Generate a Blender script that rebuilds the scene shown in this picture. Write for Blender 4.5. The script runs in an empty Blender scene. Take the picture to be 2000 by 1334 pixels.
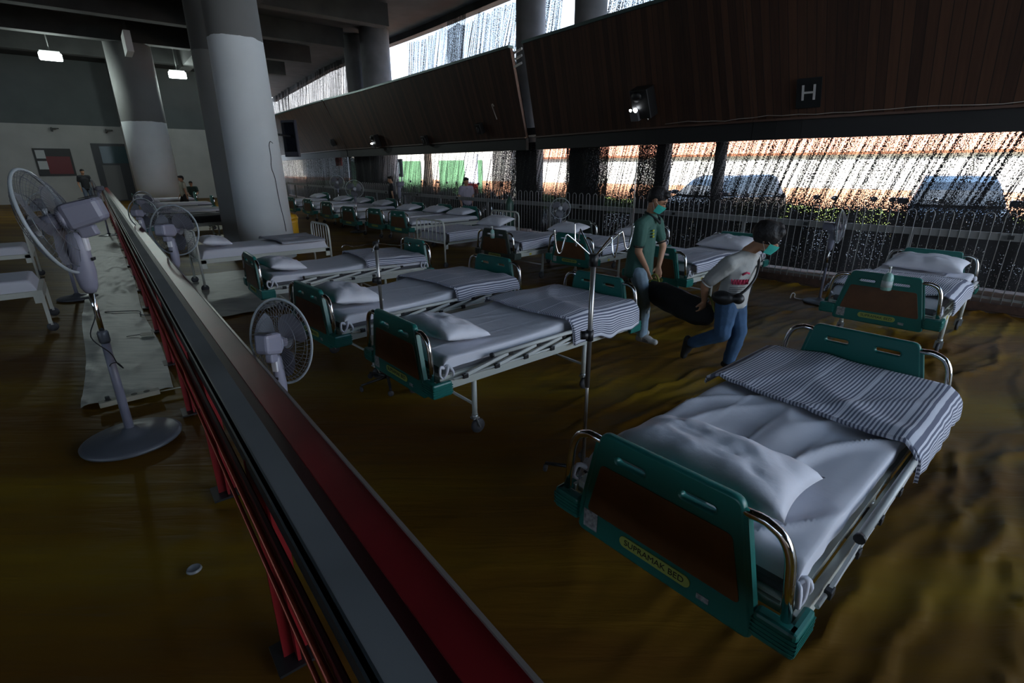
import bpy, bmesh, math, random
from mathutils import Vector, Matrix, noise
from math import pi, sin, cos, radians as R
random.seed(7)
SC = bpy.context.scene
COL = SC.collection

# ------------------------------------------------------------------ camera
cam_d = bpy.data.cameras.new('camera'); cam = bpy.data.objects.new('camera', cam_d); COL.objects.link(cam)
cam_d.lens = 36 * 980 / 2000; cam_d.sensor_width = 36; cam_d.clip_end = 300; cam_d.clip_start = .05
PITCH, ROLL = .3350, -.003
f_ = Vector((0, cos(PITCH), -sin(PITCH))); u_ = Vector((0, sin(PITCH), cos(PITCH))); r_ = Vector((1, 0, 0))
rr = r_ * cos(ROLL) + u_ * sin(ROLL); uu = -r_ * sin(ROLL) + u_ * cos(ROLL)
cam.matrix_world = Matrix(((rr.x, uu.x, -f_.x, 0), (rr.y, uu.y, -f_.y, 0), (rr.z, uu.z, -f_.z, 1.80), (0, 0, 0, 1)))
SC.camera = cam
# ------------------------------------------------------------------ view, world, sun
SC.view_settings.view_transform = 'Standard'; SC.view_settings.look = 'None'
SC.view_settings.gamma = 1; SC.view_settings.exposure = 1.6; SC.view_settings.use_curve_mapping = False
try:
    SC.cycles.use_denoising = True; SC.cycles.max_bounces = 8; SC.cycles.transparent_max_bounces = 24
    SC.cycles.caustics_reflective = False; SC.cycles.caustics_refractive = False; SC.cycles.sample_clamp_indirect = 6
except Exception: pass
W = bpy.data.worlds.new('sky'); SC.world = W; W.use_nodes = True
wn = W.node_tree.nodes; wl = W.node_tree.links; wn.clear()
wo = wn.new('ShaderNodeOutputWorld'); bg = wn.new('ShaderNodeBackground'); tc = wn.new('ShaderNodeTexCoord')
sx = wn.new('ShaderNodeSeparateXYZ'); cr = wn.new('ShaderNodeValToRGB'); nz = wn.new('ShaderNodeTexNoise'); mx = wn.new('ShaderNodeMixRGB')
wl.new(tc.outputs['Generated'], sx.inputs[0]); wl.new(sx.outputs['Z'], cr.inputs[0])
cr.color_ramp.elements[0].position = 0.0; cr.color_ramp.elements[0].color = (.60, .73, .88, 1)
cr.color_ramp.elements[1].position = .6; cr.color_ramp.elements[1].color = (.30, .52, .85, 1)
wl.new(tc.outputs['Generated'], nz.inputs['Vector']); nz.inputs['Scale'].default_value = 3.0; nz.inputs['Detail'].default_value = 5
cl = wn.new('ShaderNodeValToRGB'); cl.color_ramp.elements[0].position = .48; cl.color_ramp.elements[1].position = .62
wl.new(nz.outputs['Fac'], cl.inputs[0]); wl.new(cl.outputs[0], mx.inputs['Fac']); wl.new(cr.outputs[0], mx.inputs[1]); mx.inputs[2].default_value = (.86, .89, .93, 1)
wl.new(mx.outputs[0], bg.inputs['Color']); bg.inputs['Strength'].default_value = 1.75; wl.new(bg.outputs[0], wo.inputs[0])
sun_d = bpy.data.lights.new('sun', 'SUN'); sun = bpy.data.objects.new('sun', sun_d); COL.objects.link(sun)
sun_d.energy = 9.0; sun_d.angle = R(.6); sun_d.color = (1, .95, .86)
sun.rotation_euler = (R(36), 0, R(-38))     # shines onto the street from over the roof

# ------------------------------------------------------------------ site frame: u along the fence, n outwards
OX, OY, TH = 4.85, 7.86, R(-42.5)
def P(u, n, z=0.0): return Vector((OX + u * cos(TH) - n * sin(TH), OY + u * sin(TH) + n * cos(TH), z))

# ------------------------------------------------------------------ materials
MATS = {}
def mat(name, col, rough=.6, metal=0, bump=0, bscale=20, var=0, vscale=5, emit=None, estr=0, coat=0, spec=.5, stretch=None):
    if name in MATS: return MATS[name]
    m = bpy.data.materials.new(name); m.use_nodes = True; nt = m.node_tree; b = nt.nodes['Principled BSDF']
    b.inputs['Base Color'].default_value = (*col, 1); b.inputs['Roughness'].default_value = rough; b.inputs['Metallic'].default_value = metal
    b.inputs['Coat Weight'].default_value = coat; b.inputs['Specular IOR Level'].default_value = spec
    co = nt.nodes.new('ShaderNodeTexCoord'); mp = nt.nodes.new('ShaderNodeMapping'); nt.links.new(co.outputs['Object'], mp.inputs[0])
    if stretch: mp.inputs['Scale'].default_value = stretch
    if var:
        n = nt.nodes.new('ShaderNodeTexNoise'); n.inputs['Scale'].default_value = vscale; n.inputs['Detail'].default_value = 4
        nt.links.new(mp.outputs[0], n.inputs['Vector'])
        rp = nt.nodes.new('ShaderNodeValToRGB'); nt.links.new(n.outputs['Fac'], rp.inputs[0])
        rp.color_ramp.elements[0].position = .3; rp.color_ramp.elements[1].position = .7
        rp.color_ramp.elements[0].color = (*[max(0, c * (1 - var)) for c in col], 1); rp.color_ramp.elements[1].color = (*[min(1, c * (1 + var)) for c in col], 1)
        nt.links.new(rp.outputs[0], b.inputs['Base Color'])
    if bump:
        n2 = nt.nodes.new('ShaderNodeTexNoise'); n2.inputs['Scale'].default_value = bscale; n2.inputs['Detail'].default_value = 3
        nt.links.new(mp.outputs[0], n2.inputs['Vector'])
        bp = nt.nodes.new('ShaderNodeBump'); bp.inputs['Strength'].default_value = bump; bp.inputs['Distance'].default_value = .01
        nt.links.new(n2.outputs['Fac'], bp.inputs['Height']); nt.links.new(bp.outputs[0], b.inputs['Normal'])
    if emit: b.inputs['Emission Color'].default_value = (*emit, 1); b.inputs['Emission Strength'].default_value = estr
    MATS[name] = m; return m
TEAL = mat('teal_plastic', (.012, .15, .125), .35, spec=.5)
BROWN = mat('brown_laminate', (.12, .050, .018), .4, var=.2, vscale=8)
CHROME = mat('chrome', (.75, .75, .74), .12, 1)
CREAM = mat('cream_enamel', (.55, .56, .50), .4)
WENAMEL = mat('white_enamel', (.62, .63, .60), .35)
BLACK = mat('black_plastic', (.012, .012, .013), .45)
GREYM = mat('grey_mattress', (.10, .10, .11), .9)
SHEET = mat('white_cotton', (.66, .66, .72), .85, bump=.25, bscale=14)
PILLOW = mat('pillow_cotton', (.70, .70, .76), .8, bump=.35, bscale=22)
RUBBER = mat('castor_rubber', (.04, .04, .045), .6)
GALV = mat('galvanised_steel', (.42, .43, .42), .4, .7)
FANP = mat('fan_plastic', (.21, .21, .27), .4)
FAND = mat('fan_base_plastic', (.10, .105, .12), .35)
SKIN = mat('skin', (.46, .24, .14), .55)
DARK = mat('dark_fabric', (.012, .011, .012), .85, bump=.3, bscale=30)

def nodes_of(m): return m.node_tree.nodes, m.node_tree.links, m.node_tree.nodes['Principled BSDF']
def mk_stripe():
    m = bpy.data.materials.new('striped_cotton'); m.use_nodes = True; n, l, b = nodes_of(m)
    tc = n.new('ShaderNodeTexCoord'); sp = n.new('ShaderNodeSeparateXYZ'); l.new(tc.outputs['UV'], sp.inputs[0])
    nz = n.new('ShaderNodeTexNoise'); nz.inputs['Scale'].default_value = 5; l.new(tc.outputs['UV'], nz.inputs['Vector'])
    ad = n.new('ShaderNodeMath'); ad.operation = 'MULTIPLY_ADD'; l.new(nz.outputs['Fac'], ad.inputs[0]); ad.inputs[1].default_value = .005; l.new(sp.outputs['Y'], ad.inputs[2])
    mu = n.new('ShaderNodeMath'); mu.operation = 'MULTIPLY'; l.new(ad.outputs[0], mu.inputs[0]); mu.inputs[1].default_value = 2 * pi / .0175
    si = n.new('ShaderNodeMath'); si.operation = 'SINE'; l.new(mu.outputs[0], si.inputs[0])
    rp = n.new('ShaderNodeValToRGB'); rp.color_ramp.elements[0].position = .42; rp.color_ramp.elements[1].position = .58
    ma = n.new('ShaderNodeMath'); ma.operation = 'MULTIPLY_ADD'; l.new(si.outputs[0], ma.inputs[0]); ma.inputs[1].default_value = .5; ma.inputs[2].default_value = .5
    l.new(ma.outputs[0], rp.inputs[0]); rp.color_ramp.elements[0].color = (.13, .14, .20, 1); rp.color_ramp.elements[1].color = (.66, .67, .74, 1)
    q1 = n.new('ShaderNodeMath'); q1.operation = 'DIVIDE'; l.new(ad.outputs[0], q1.inputs[0]); q1.inputs[1].default_value = .225
    q2 = n.new('ShaderNodeMath'); q2.operation = 'FRACT'; l.new(q1.outputs[0], q2.inputs[0]); q3 = n.new('ShaderNodeMath'); q3.operation = 'LESS_THAN'; l.new(q2.outputs[0], q3.inputs[0]); q3.inputs[1].default_value = .055
    q4 = n.new('ShaderNodeMixRGB'); l.new(q3.outputs[0], q4.inputs['Fac']); l.new(rp.outputs[0], q4.inputs[1]); q4.inputs[2].default_value = (.68, .69, .76, 1)
    l.new(q4.outputs[0], b.inputs['Base Color']); b.inputs['Roughness'].default_value = .85
    return m
STRIPE = mk_stripe()
def mk_floor():
    m = bpy.data.materials.new('brown_vinyl_tarpaulin'); m.use_nodes = True; n, l, b = nodes_of(m)
    tc = n.new('ShaderNodeTexCoord'); mp = n.new('ShaderNodeMapping'); l.new(tc.outputs['Object'], mp.inputs[0])
    mp.inputs['Rotation'].default_value = (0, 0, R(-38)); mp.inputs['Scale'].default_value = (.22, 1.5, 1)
    a = n.new('ShaderNodeTexNoise'); a.inputs['Scale'].default_value = .9; a.inputs['Detail'].default_value = 6; l.new(mp.outputs[0], a.inputs['Vector'])
    rp = n.new('ShaderNodeValToRGB'); l.new(a.outputs['Fac'], rp.inputs[0]); e = rp.color_ramp.elements
    e[0].position = .3; e[0].color = (.10, .040, .008, 1); e[1].position = .7; e[1].color = (.25, .155, .012, 1)
    k = e.new(.5); k.color = (.155, .078, .009, 1)
    l.new(rp.outputs[0], b.inputs['Base Color']); b.inputs['Roughness'].default_value = .46; b.inputs['Specular IOR Level'].default_value = .10; b.inputs['Specular Tint'].default_value = (1, .78, .30, 1)
    mp2 = n.new('ShaderNodeMapping'); l.new(tc.outputs['Object'], mp2.inputs[0]); mp2.inputs['Rotation'].default_value = (0, 0, R(-38)); mp2.inputs['Scale'].default_value = (.5, 5, 1)
    c = n.new('ShaderNodeTexNoise'); c.inputs['Scale'].default_value = 2.2; c.inputs['Detail'].default_value = 5; c.inputs['Distortion'].default_value = .5; l.new(mp2.outputs[0], c.inputs['Vector'])
    bp = n.new('ShaderNodeBump'); bp.inputs['Strength'].default_value = .5; bp.inputs['Distance'].default_value = .02
    l.new(c.outputs['Fac'], bp.inputs['Height']); l.new(bp.outputs[0], b.inputs['Normal'])
    return m
def mk_planks(name, c1, c2, width, rough=.65):
    """vertical boards: object x runs along the wall"""
    m = bpy.data.materials.new(name); m.use_nodes = True; n, l, b = nodes_of(m)
    tc = n.new('ShaderNodeTexCoord'); sp = n.new('ShaderNodeSeparateXYZ'); l.new(tc.outputs['UV'], sp.inputs[0])
    dv = n.new('ShaderNodeMath'); dv.operation = 'DIVIDE'; l.new(sp.outputs['X'], dv.inputs[0]); dv.inputs[1].default_value = width
    fl = n.new('ShaderNodeMath'); fl.operation = 'FLOOR'; l.new(dv.outputs[0], fl.inputs[0])
    wn_ = n.new('ShaderNodeTexWhiteNoise'); wn_.noise_dimensions = '1D'; l.new(fl.outputs[0], wn_.inputs['W'])
    mp = n.new('ShaderNodeMapping'); l.new(tc.outputs['UV'], mp.inputs[0]); mp.inputs['Scale'].default_value = (12, .8, 1)
    g = n.new('ShaderNodeTexNoise'); g.inputs['Scale'].default_value = 2.0; g.inputs['Detail'].default_value = 5; l.new(mp.outputs[0], g.inputs['Vector'])
    mm = n.new('ShaderNodeMath'); mm.operation = 'MULTIPLY_ADD'; l.new(g.outputs['Fac'], mm.inputs[0]); mm.inputs[1].default_value = .6
    m3 = n.new('ShaderNodeMath'); m3.operation = 'MULTIPLY'; l.new(wn_.outputs['Value'], m3.inputs[0]); m3.inputs[1].default_value = .55; l.new(m3.outputs[0], mm.inputs[2])
    rp = n.new('ShaderNodeValToRGB'); l.new(mm.outputs[0], rp.inputs[0]); rp.color_ramp.elements[0].position = .15; rp.color_ramp.elements[1].position = .95
    rp.color_ramp.elements[0].color = (*c1, 1); rp.color_ramp.elements[1].color = (*c2, 1)
    fr = n.new('ShaderNodeMath'); fr.operation = 'FRACT'; l.new(dv.outputs[0], fr.inputs[0])
    gp = n.new('ShaderNodeMath'); gp.operation = 'GREATER_THAN'; l.new(fr.outputs[0], gp.inputs[0]); gp.inputs[1].default_value = .07
    mx = n.new('ShaderNodeMixRGB'); l.new(gp.outputs[0], mx.inputs['Fac']); mx.inputs[1].default_value = (.008, .006, .005, 1); l.new(rp.outputs[0], mx.inputs[2])
    l.new(mx.outputs[0], b.inputs['Base Color']); b.inputs['Roughness'].default_value = rough
    bp = n.new('ShaderNodeBump'); bp.inputs['Strength'].default_value = .6; bp.inputs['Distance'].default_value = .01; l.new(gp.outputs[0], bp.inputs['Height']); l.new(bp.outputs[0], b.inputs['Normal'])
    return m
def mk_net(name, open_lo, open_hi, slant=.25, col=(.02, .02, .022), dense=99):
    """black shade netting: torn vertical streaks of fine holes, UV in metres"""
    m = bpy.data.materials.new(name); m.use_nodes = True; n, l, b = nodes_of(m); out = n['Material Output']
    b.inputs['Base Color'].default_value = (*col, 1); b.inputs['Roughness'].default_value = .9
    tc = n.new('ShaderNodeTexCoord'); sp = n.new('ShaderNodeSeparateXYZ'); l.new(tc.outputs['UV'], sp.inputs[0])
    # folds: coarse streaks running down with slant
    sk = n.new('ShaderNodeMath'); sk.operation = 'MULTIPLY_ADD'; l.new(sp.outputs['Y'], sk.inputs[0]); sk.inputs[1].default_value = -slant; l.new(sp.outputs['X'], sk.inputs[2])
    cb = n.new('ShaderNodeCombineXYZ'); l.new(sk.outputs[0], cb.inputs[0]); l.new(sp.outputs['Y'], cb.inputs[1])
    mp = n.new('ShaderNodeMapping'); l.new(cb.outputs[0], mp.inputs[0]); mp.inputs['Scale'].default_value = (15, .13, 1)
    a = n.new('ShaderNodeTexNoise'); a.inputs['Scale'].default_value = 1.0; a.inputs['Detail'].default_value = 4; a.inputs['Roughness'].default_value = .65; l.new(mp.outputs[0], a.inputs['Vector'])
    ra = n.new('ShaderNodeMapRange'); ra.inputs['From Min'].default_value = .38; ra.inputs['From Max'].default_value = .64; ra.inputs['To Min'].default_value = open_lo; ra.inputs['To Max'].default_value = open_hi
    l.new(a.outputs['Fac'], ra.inputs['Value'])
    mp2 = n.new('ShaderNodeMapping'); l.new(cb.outputs[0], mp2.inputs[0]); mp2.inputs['Scale'].default_value = (110, 38, 1)
    c = n.new('ShaderNodeTexNoise'); c.inputs['Scale'].default_value = 1.0; c.inputs['Detail'].default_value = 1; l.new(mp2.outputs[0], c.inputs['Vector'])
    rc = n.new('ShaderNodeMapRange'); rc.inputs['From Min'].default_value = .3; rc.inputs['From Max'].default_value = .7; l.new(c.outputs['Fac'], rc.inputs['Value'])
    dn = n.new('ShaderNodeMapRange'); dn.inputs['From Min'].default_value = -dense; dn.inputs['From Max'].default_value = -dense + .35; dn.inputs['To Min'].default_value = .07; l.new(sp.outputs['Y'], dn.inputs['Value'])
    mo = n.new('ShaderNodeMath'); mo.operation = 'MULTIPLY'; l.new(ra.outputs[0], mo.inputs[0]); l.new(dn.outputs[0], mo.inputs[1])
    lt = n.new('ShaderNodeMath'); lt.operation = 'LESS_THAN'; l.new(rc.outputs[0], lt.inputs[0]); l.new(mo.outputs[0], lt.inputs[1])
    tr = n.new('ShaderNodeBsdfTransparent'); ms = n.new('ShaderNodeMixShader'); l.new(lt.outputs[0], ms.inputs[0]); l.new(b.outputs[0], ms.inputs[1]); l.new(tr.outputs[0], ms.inputs[2])
    l.new(ms.outputs[0], out.inputs[0]); return m

# ------------------------------------------------------------------ mesh helpers
def tag(o, label=None, cat=None, group=None, kind=None):
    if label: o['label'] = label
    if cat: o['category'] = cat
    if group: o['group'] = group
    if kind: o['kind'] = kind
    return o
def empty(name, loc=(0, 0, 0), rz=0, label=None, cat=None, group=None):
    o = bpy.data.objects.new(name, None); COL.objects.link(o); o.location = loc; o.rotation_euler = (0, 0, rz); o.empty_display_size = .1
    return tag(o, label, cat, group)
class MB:
    def __init__(s): s.b = bmesh.new(); s.uv = None
    def box(s, c, size, rot=None, bev=0):
        M = Matrix.Translation(Vector(c)) @ (rot.to_4x4() if rot else Matrix()) @ Matrix.Diagonal((*size, 1))
        g = bmesh.ops.create_cube(s.b, size=1, matrix=M)
        if bev:
            es = list({e for v in g['verts'] for e in v.link_edges}); bmesh.ops.bevel(s.b, geom=es, offset=bev, segments=2, affect='EDGES', profile=.5)
        return s
    def bar(s, p, q, w, h):
        p, q = Vector(p), Vector(q); d = q - p; rot = d.to_track_quat('X', 'Z').to_matrix(); return s.box((p + q) / 2, (d.length, w, h), rot)
    def tube(s, pts, r, seg=8, closed=False, caps=True):
        pts = [Vector(p) for p in pts]; n = len(pts); rs = r if isinstance(r, (list, tuple)) else [r] * n; rings = []; up = None
        for i, p in enumerate(pts):
            a = pts[i - 1] if (i > 0 or closed) else p; c = pts[(i + 1) % n] if (i < n - 1 or closed) else p
            t = (c - a).normalized()
            if up is None: up = t.orthogonal().normalized()
            x = (up - t * up.dot(t)); x = x.normalized() if x.length > 1e-6 else t.orthogonal().normalized(); up = x; y = t.cross(x)
            rings.append([s.b.verts.new(p + (x * cos(2 * pi * k / seg) + y * sin(2 * pi * k / seg)) * rs[i]) for k in range(seg)])
        m = n if closed else n - 1
        for i in range(m):
            A, B = rings[i], rings[(i + 1) % n]
            for k in range(seg):
                f = s.b.faces.new((A[k], A[(k + 1) % seg], B[(k + 1) % seg], B[k])); f.smooth = True
        if caps and not closed: s.b.faces.new(rings[0][::-1]); s.b.faces.new(rings[-1])
        return s
    def cyl(s, p, q, r, seg=16, r2=None): return s.tube([p, q], [r, r if r2 is None else r2], seg)
    def lathe(s, prof, c=(0, 0, 0), seg=24, M=None):
        c = Vector(c); M = M or Matrix(); rings = []
        for (r, z) in prof: rings.append([s.b.verts.new(c + M @ Vector((r * cos(2 * pi * k / seg), r * sin(2 * pi * k / seg), z))) for k in range(seg)])
        for A, B in zip(rings, rings[1:]):
            for k in range(seg):
                f = s.b.faces.new((A[k], A[(k + 1) % seg], B[(k + 1) % seg], B[k])); f.smooth = True
        s.b.faces.new(rings[0][::-1]); s.b.faces.new(rings[-1]); return s
    def ell(s, c, r, M=None, u=16, v=10):
        g = bmesh.ops.create_uvsphere(s.b, u_segments=u, v_segments=v, radius=1, matrix=Matrix.Translation(Vector(c)) @ (M.to_4x4() if M else Matrix()) @ Matrix.Diagonal((*r, 1)))
        for vv in g['verts']:
            for f in vv.link_faces: f.smooth = True
        return s
    def ring(s, c, R_, r, M=None, seg=32, k=6):
        M = M or Matrix(); c = Vector(c); return s.tube([c + M @ Vector((R_ * cos(2 * pi * i / seg), R_ * sin(2 * pi * i / seg), 0)) for i in range(seg)], r, k, closed=True)
    def prism(s, poly, z0, z1):
        a = [s.b.verts.new((x, y, z0)) for x, y in poly]; b = [s.b.verts.new((x, y, z1)) for x, y in poly]; n = len(poly)
        s.b.faces.new(a[::-1]); s.b.faces.new(b)
        for i in range(n): s.b.faces.new((a[i], a[(i + 1) % n], b[(i + 1) % n], b[i]))
        return s
    def grid(s, fn, nu, nv, uvf=None, smooth=True):
        vs = [[s.b.verts.new(fn(i / nu, j / nv)) for j in range(nv + 1)] for i in range(nu + 1)]
        if uvf and s.uv is None: s.uv = s.b.loops.layers.uv.new('UVMap')
        for i in range(nu):
            for j in range(nv):
                f = s.b.faces.new((vs[i][j], vs[i + 1][j], vs[i + 1][j + 1], vs[i][j + 1])); f.smooth = smooth
                if uvf:
                    for lp, (a, b_) in zip(f.loops, ((i, j), (i + 1, j), (i + 1, j + 1), (i, j + 1))): lp[s.uv].uv = uvf(a / nu, b_ / nv)
        return s
    def obj(s, name, m, parent=None, loc=(0, 0, 0), rz=0, fix=True):
        if fix: bmesh.ops.recalc_face_normals(s.b, faces=s.b.faces)
        me = bpy.data.meshes.new(name); s.b.to_mesh(me); s.b.free(); me.materials.append(m)
        o = bpy.data.objects.new(name, me); COL.objects.link(o); o.parent = parent; o.location = loc; o.rotation_euler = (0, 0, rz); return o
def mesh_obj(name, me, m, parent=None):
    me.materials.clear(); me.materials.append(m); o = bpy.data.objects.new(name, me); COL.objects.link(o); o.parent = parent; return o
def curve_mesh(loops, depth, bev=0, M=None):
    cu = bpy.data.curves.new('c', 'CURVE'); cu.dimensions = '2D'; cu.fill_mode = 'BOTH'; cu.extrude = max(0, depth / 2 - bev); cu.bevel_depth = bev; cu.bevel_resolution = 1
    for lp in loops:
        sp = cu.splines.new('POLY'); sp.points.add(len(lp) - 1); sp.use_cyclic_u = True
        for p, q in zip(sp.points, lp): p.co = (q[0], q[1], 0, 1)
    o = bpy.data.objects.new('c', cu); COL.objects.link(o); dg = bpy.context.evaluated_depsgraph_get(); dg.update()
    me = bpy.data.meshes.new_from_object(o.evaluated_get(dg)); bpy.data.objects.remove(o); bpy.data.curves.remove(cu)
    if M: me.transform(M)
    return me
def text_mesh(txt, size, depth=.001, M=None):
    cu = bpy.data.curves.new('t', 'FONT'); cu.body = txt; cu.size = size; cu.extrude = depth; cu.align_x = 'CENTER'; cu.align_y = 'CENTER'
    o = bpy.data.objects.new('t', cu); COL.objects.link(o); dg = bpy.context.evaluated_depsgraph_get(); dg.update()
    me = bpy.data.meshes.new_from_object(o.evaluated_get(dg)); bpy.data.objects.remove(o); bpy.data.curves.remove(cu)
    if M: me.transform(M)
    return me
def rrect(cx, cy, w, h, r, k=5):
    pts = []
    for (sx_, sy_, a0) in ((1, 1, 0), (-1, 1, 90), (-1, -1, 180), (1, -1, 270)):
        for i in range(k + 1):
            a = R(a0 + 90 * i / k); pts.append((cx + sx_ * (w / 2 - r) + r * cos(a), cy + sy_ * (h / 2 - r) + r * sin(a)))
    return pts
def round_poly(poly, r, k=4):
    out = []; n = len(poly)
    for i in range(n):
        p = Vector(poly[i]); a = (Vector(poly[i - 1]) - p); b = (Vector(poly[(i + 1) % n]) - p); a.normalize(); b.normalize()
        for j in range(k + 1):
            t = j / k; q0 = p + a * r; q1 = p + b * r; out.append(tuple((q0 * (1 - t) ** 2 + p * 2 * t * (1 - t) + q1 * t * t)))
    return out
def smooth_path(pts, k=5, closed=False):
    pts = [Vector(p) for p in pts]; out = []; n = len(pts)
    for i in range(n - 1 if not closed else n):
        p0 = pts[max(i - 1, 0)]; p1 = pts[i]; p2 = pts[(i + 1) % n]; p3 = pts[min(i + 2, n - 1)]
        for j in range(k):
            t = j / k; out.append(.5 * ((2 * p1) + (p2 - p0) * t + (2 * p0 - 5 * p1 + 4 * p2 - p3) * t * t + (3 * p1 - p0 - 3 * p2 + p3) * t ** 3))
    if not closed: out.append(pts[-1])
    return out
CH = {}
def kids(o): return [c for c in bpy.data.objects if c.parent == o]
def copy_tree(o, loc=None, rz=None, label=None):
    tree = {}
    for c in bpy.data.objects:
        if c.parent: tree.setdefault(c.parent.name, []).append(c)
    def rec(x, par):
        c = x.copy(); COL.objects.link(c); c.parent = par
        for ch in tree.get(x.name, []): rec(ch, c)
        return c
    c = rec(o, None)
    if loc is not None: c.location = loc
    if rz is not None: c.rotation_euler = (0, 0, rz)
    if label: c['label'] = label
    return c
def blob(name, segs, m, voxel=.01, parent=None, smooth=3):
    """one continuous surface from tapered capsule segments: [(p, r, q, r2)]; r may be (a,b,c,rotz)"""
    bm = bmesh.new(); tmp = bpy.data.meshes.new('tmp')
    def sph(b, p, r):
        if isinstance(r, (int, float)): M = Matrix.Translation(Vector(p)) @ Matrix.Diagonal((r, r, r, 1))
        else: M = Matrix.Translation(Vector(p)) @ Matrix.Rotation(r[3] if len(r) > 3 else 0, 4, 'Z') @ Matrix.Rotation(r[4] if len(r) > 4 else 0, 4, 'Y') @ Matrix.Diagonal((r[0], r[1], r[2], 1))
        bmesh.ops.create_icosphere(b, subdivisions=2, radius=1, matrix=M)
    for s in segs:
        b = bmesh.new(); sph(b, s[0], s[1])
        if len(s) > 2:
            sph(b, s[2], s[3]); cos_ = [v.co.copy() for v in b.verts]; b.free(); b = bmesh.new()
            for c in cos_: b.verts.new(c)
            g = bmesh.ops.convex_hull(b, input=b.verts[:]); loose = [v for v in b.verts if not v.link_faces]; bmesh.ops.delete(b, geom=loose, context='VERTS')
            bmesh.ops.recalc_face_normals(b, faces=b.faces)
        b.to_mesh(tmp); b.free(); bm.from_mesh(tmp)
    bpy.data.meshes.remove(tmp)
    me = bpy.data.meshes.new('t'); bm.to_mesh(me); bm.free(); o = bpy.data.objects.new('t', me); COL.objects.link(o)
    md = o.modifiers.new('r', 'REMESH'); md.mode = 'VOXEL'; md.voxel_size = voxel; md.use_smooth_shade = True
    sm = o.modifiers.new('s', 'SMOOTH'); sm.factor = .5; sm.iterations = smooth
    dg = bpy.context.evaluated_depsgraph_get(); dg.update(); res = bpy.data.meshes.new_from_object(o.evaluated_get(dg)); bpy.data.objects.remove(o)
    for p in res.polygons: p.use_smooth = True
    return mesh_obj(name, res, m, parent)
def sn(x, y=0, z=0): return noise.noise(Vector((x, y, z)))
# ================================================================== STRUCTURE
def interp(tab):
    def f(u):
        t = sorted(tab)
        if u <= t[0][0]: a, b = t[0], t[1]
        elif u >= t[-1][0]: a, b = t[-2], t[-1]
        else:
            for a, b in zip(t, t[1:]):
                if a[0] <= u <= b[0]: break
        return a[1] + (b[1] - a[1]) * (u - a[0]) / (b[0] - a[0])
    return f
NF = interp([(8, -.9), (2.2, -.15), (0, 0), (-2, .25), (-4.9, .6), (-9.5, 1.05), (-13.4, 1.65), (-18.5, 2.65), (-24, 3.6), (-34, 6.2)])      # fence
NB = interp([(8, 1.35), (2, 1.0), (-1, .9), (-3.7, 1.2), (-7.6, 2.05), (-20, 3.55), (-32, 6.5), (-36, 7.6)])                                # fascia foot
NT = interp([(8, .3), (2, -.05), (-2.2, .05), (-4.3, .4), (-7.2, .95), (-11.1, 1.65), (-16.8, 2.6), (-20.6, 3.05), (-28, 4.35), (-36, 6.3)])  # fascia head
FZ0, FZ1 = 2.55, 4.5
RD = Vector((cos(R(128.4)), sin(R(128.4)), 0)); MD = Vector((cos(R(38.4)), sin(R(38.4)), 0))   # barrier direction and its normal
def Q(s, m, z=0.0): return RD * s + MD * m + Vector((0, 0, z))

# floor covering: one tarpaulin surface, finely wrinkled near the beds
def nonuni(a, b, fa, fb, fine, coarse):
    out = []; x = a
    while x < b: out.append(x); x += fine if fa <= x <= fb else coarse
    out.append(b); return out
def wrinkle(p):
    t = p.x * .788 + p.y * .616; w = -p.x * .616 + p.y * .788; h = 0
    for f, wd, am, s in ((2.6, 9, .026, 3), (4.4, 7, .016, 11), (7.5, 5, .009, 23)):
        k = w * f + .55 * sn(t * 1.1, w * .8, s) + .22 * sn(t * 3.1, w * 2.5, s + 5)
        m = max(0, min(1, 1.6 * sn(t * .7, w * 1.1, s + 9) + .75)); h += am * m * max(0, 1 - abs(sn(k, t * .30, s)) * wd)
    return h * min(1, max(.10, (p.x - .0) / 1.0)) + .003 * sn(p.x * 5, p.y * 5)
us = nonuni(-38, 8, -6.5, 5, .03, .6); ts = nonuni(-24, 0, -11, 0, .03, .6)
fb_ = MB()
vs = []
for u in us:
    row = []
    for t in ts:
        n = t + (NF(u) - .12); p = P(u, n); row.append(fb_.b.verts.new((p.x, p.y, wrinkle(p) - .012)))
    vs.append(row)
for i in range(len(us) - 1):
    for j in range(len(ts) - 1): fb_.b.faces.new((vs[i][j], vs[i + 1][j], vs[i + 1][j + 1], vs[i][j + 1])).smooth = True
tag(fb_.obj('floor', mk_floor()), kind='structure')
# pale plastic sheet laid over the floor across the barrier
PALE = mat('pale_plastic_sheet', (.42, .41, .34), .45, bump=.5, bscale=3, var=.2, vscale=3, stretch=(1, 4, 1))
def sheet(a, b, m0, m1, name, label):
    g = MB(); g.grid(lambda x, y: Q(a + (b - a) * x + .08 * sn(y * 5, 3), m0 + (m1 - m0) * y + .05 * sn(x * 9, 1), .006 + .009 + max(0, .032 * sn(x * (b - a) * 3.4 + sn(y * 4), y * 2))), 220, 24)
    tag(g.obj(name, PALE), label, 'floor sheet')
sheet(4.9, 25, -.45, .17, 'floor_sheet', 'pale creased plastic sheet on the floor left of the red barrier')
sheet(7.1, 10.3, .46, 2.15, 'floor_sheet', 'pale creased plastic sheet under the white bed with railed ends, beside the round column')
CONC = mat('dark_concrete', (.030, .031, .030), .9, var=.3, vscale=1.5, bump=.3, bscale=6)
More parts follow.
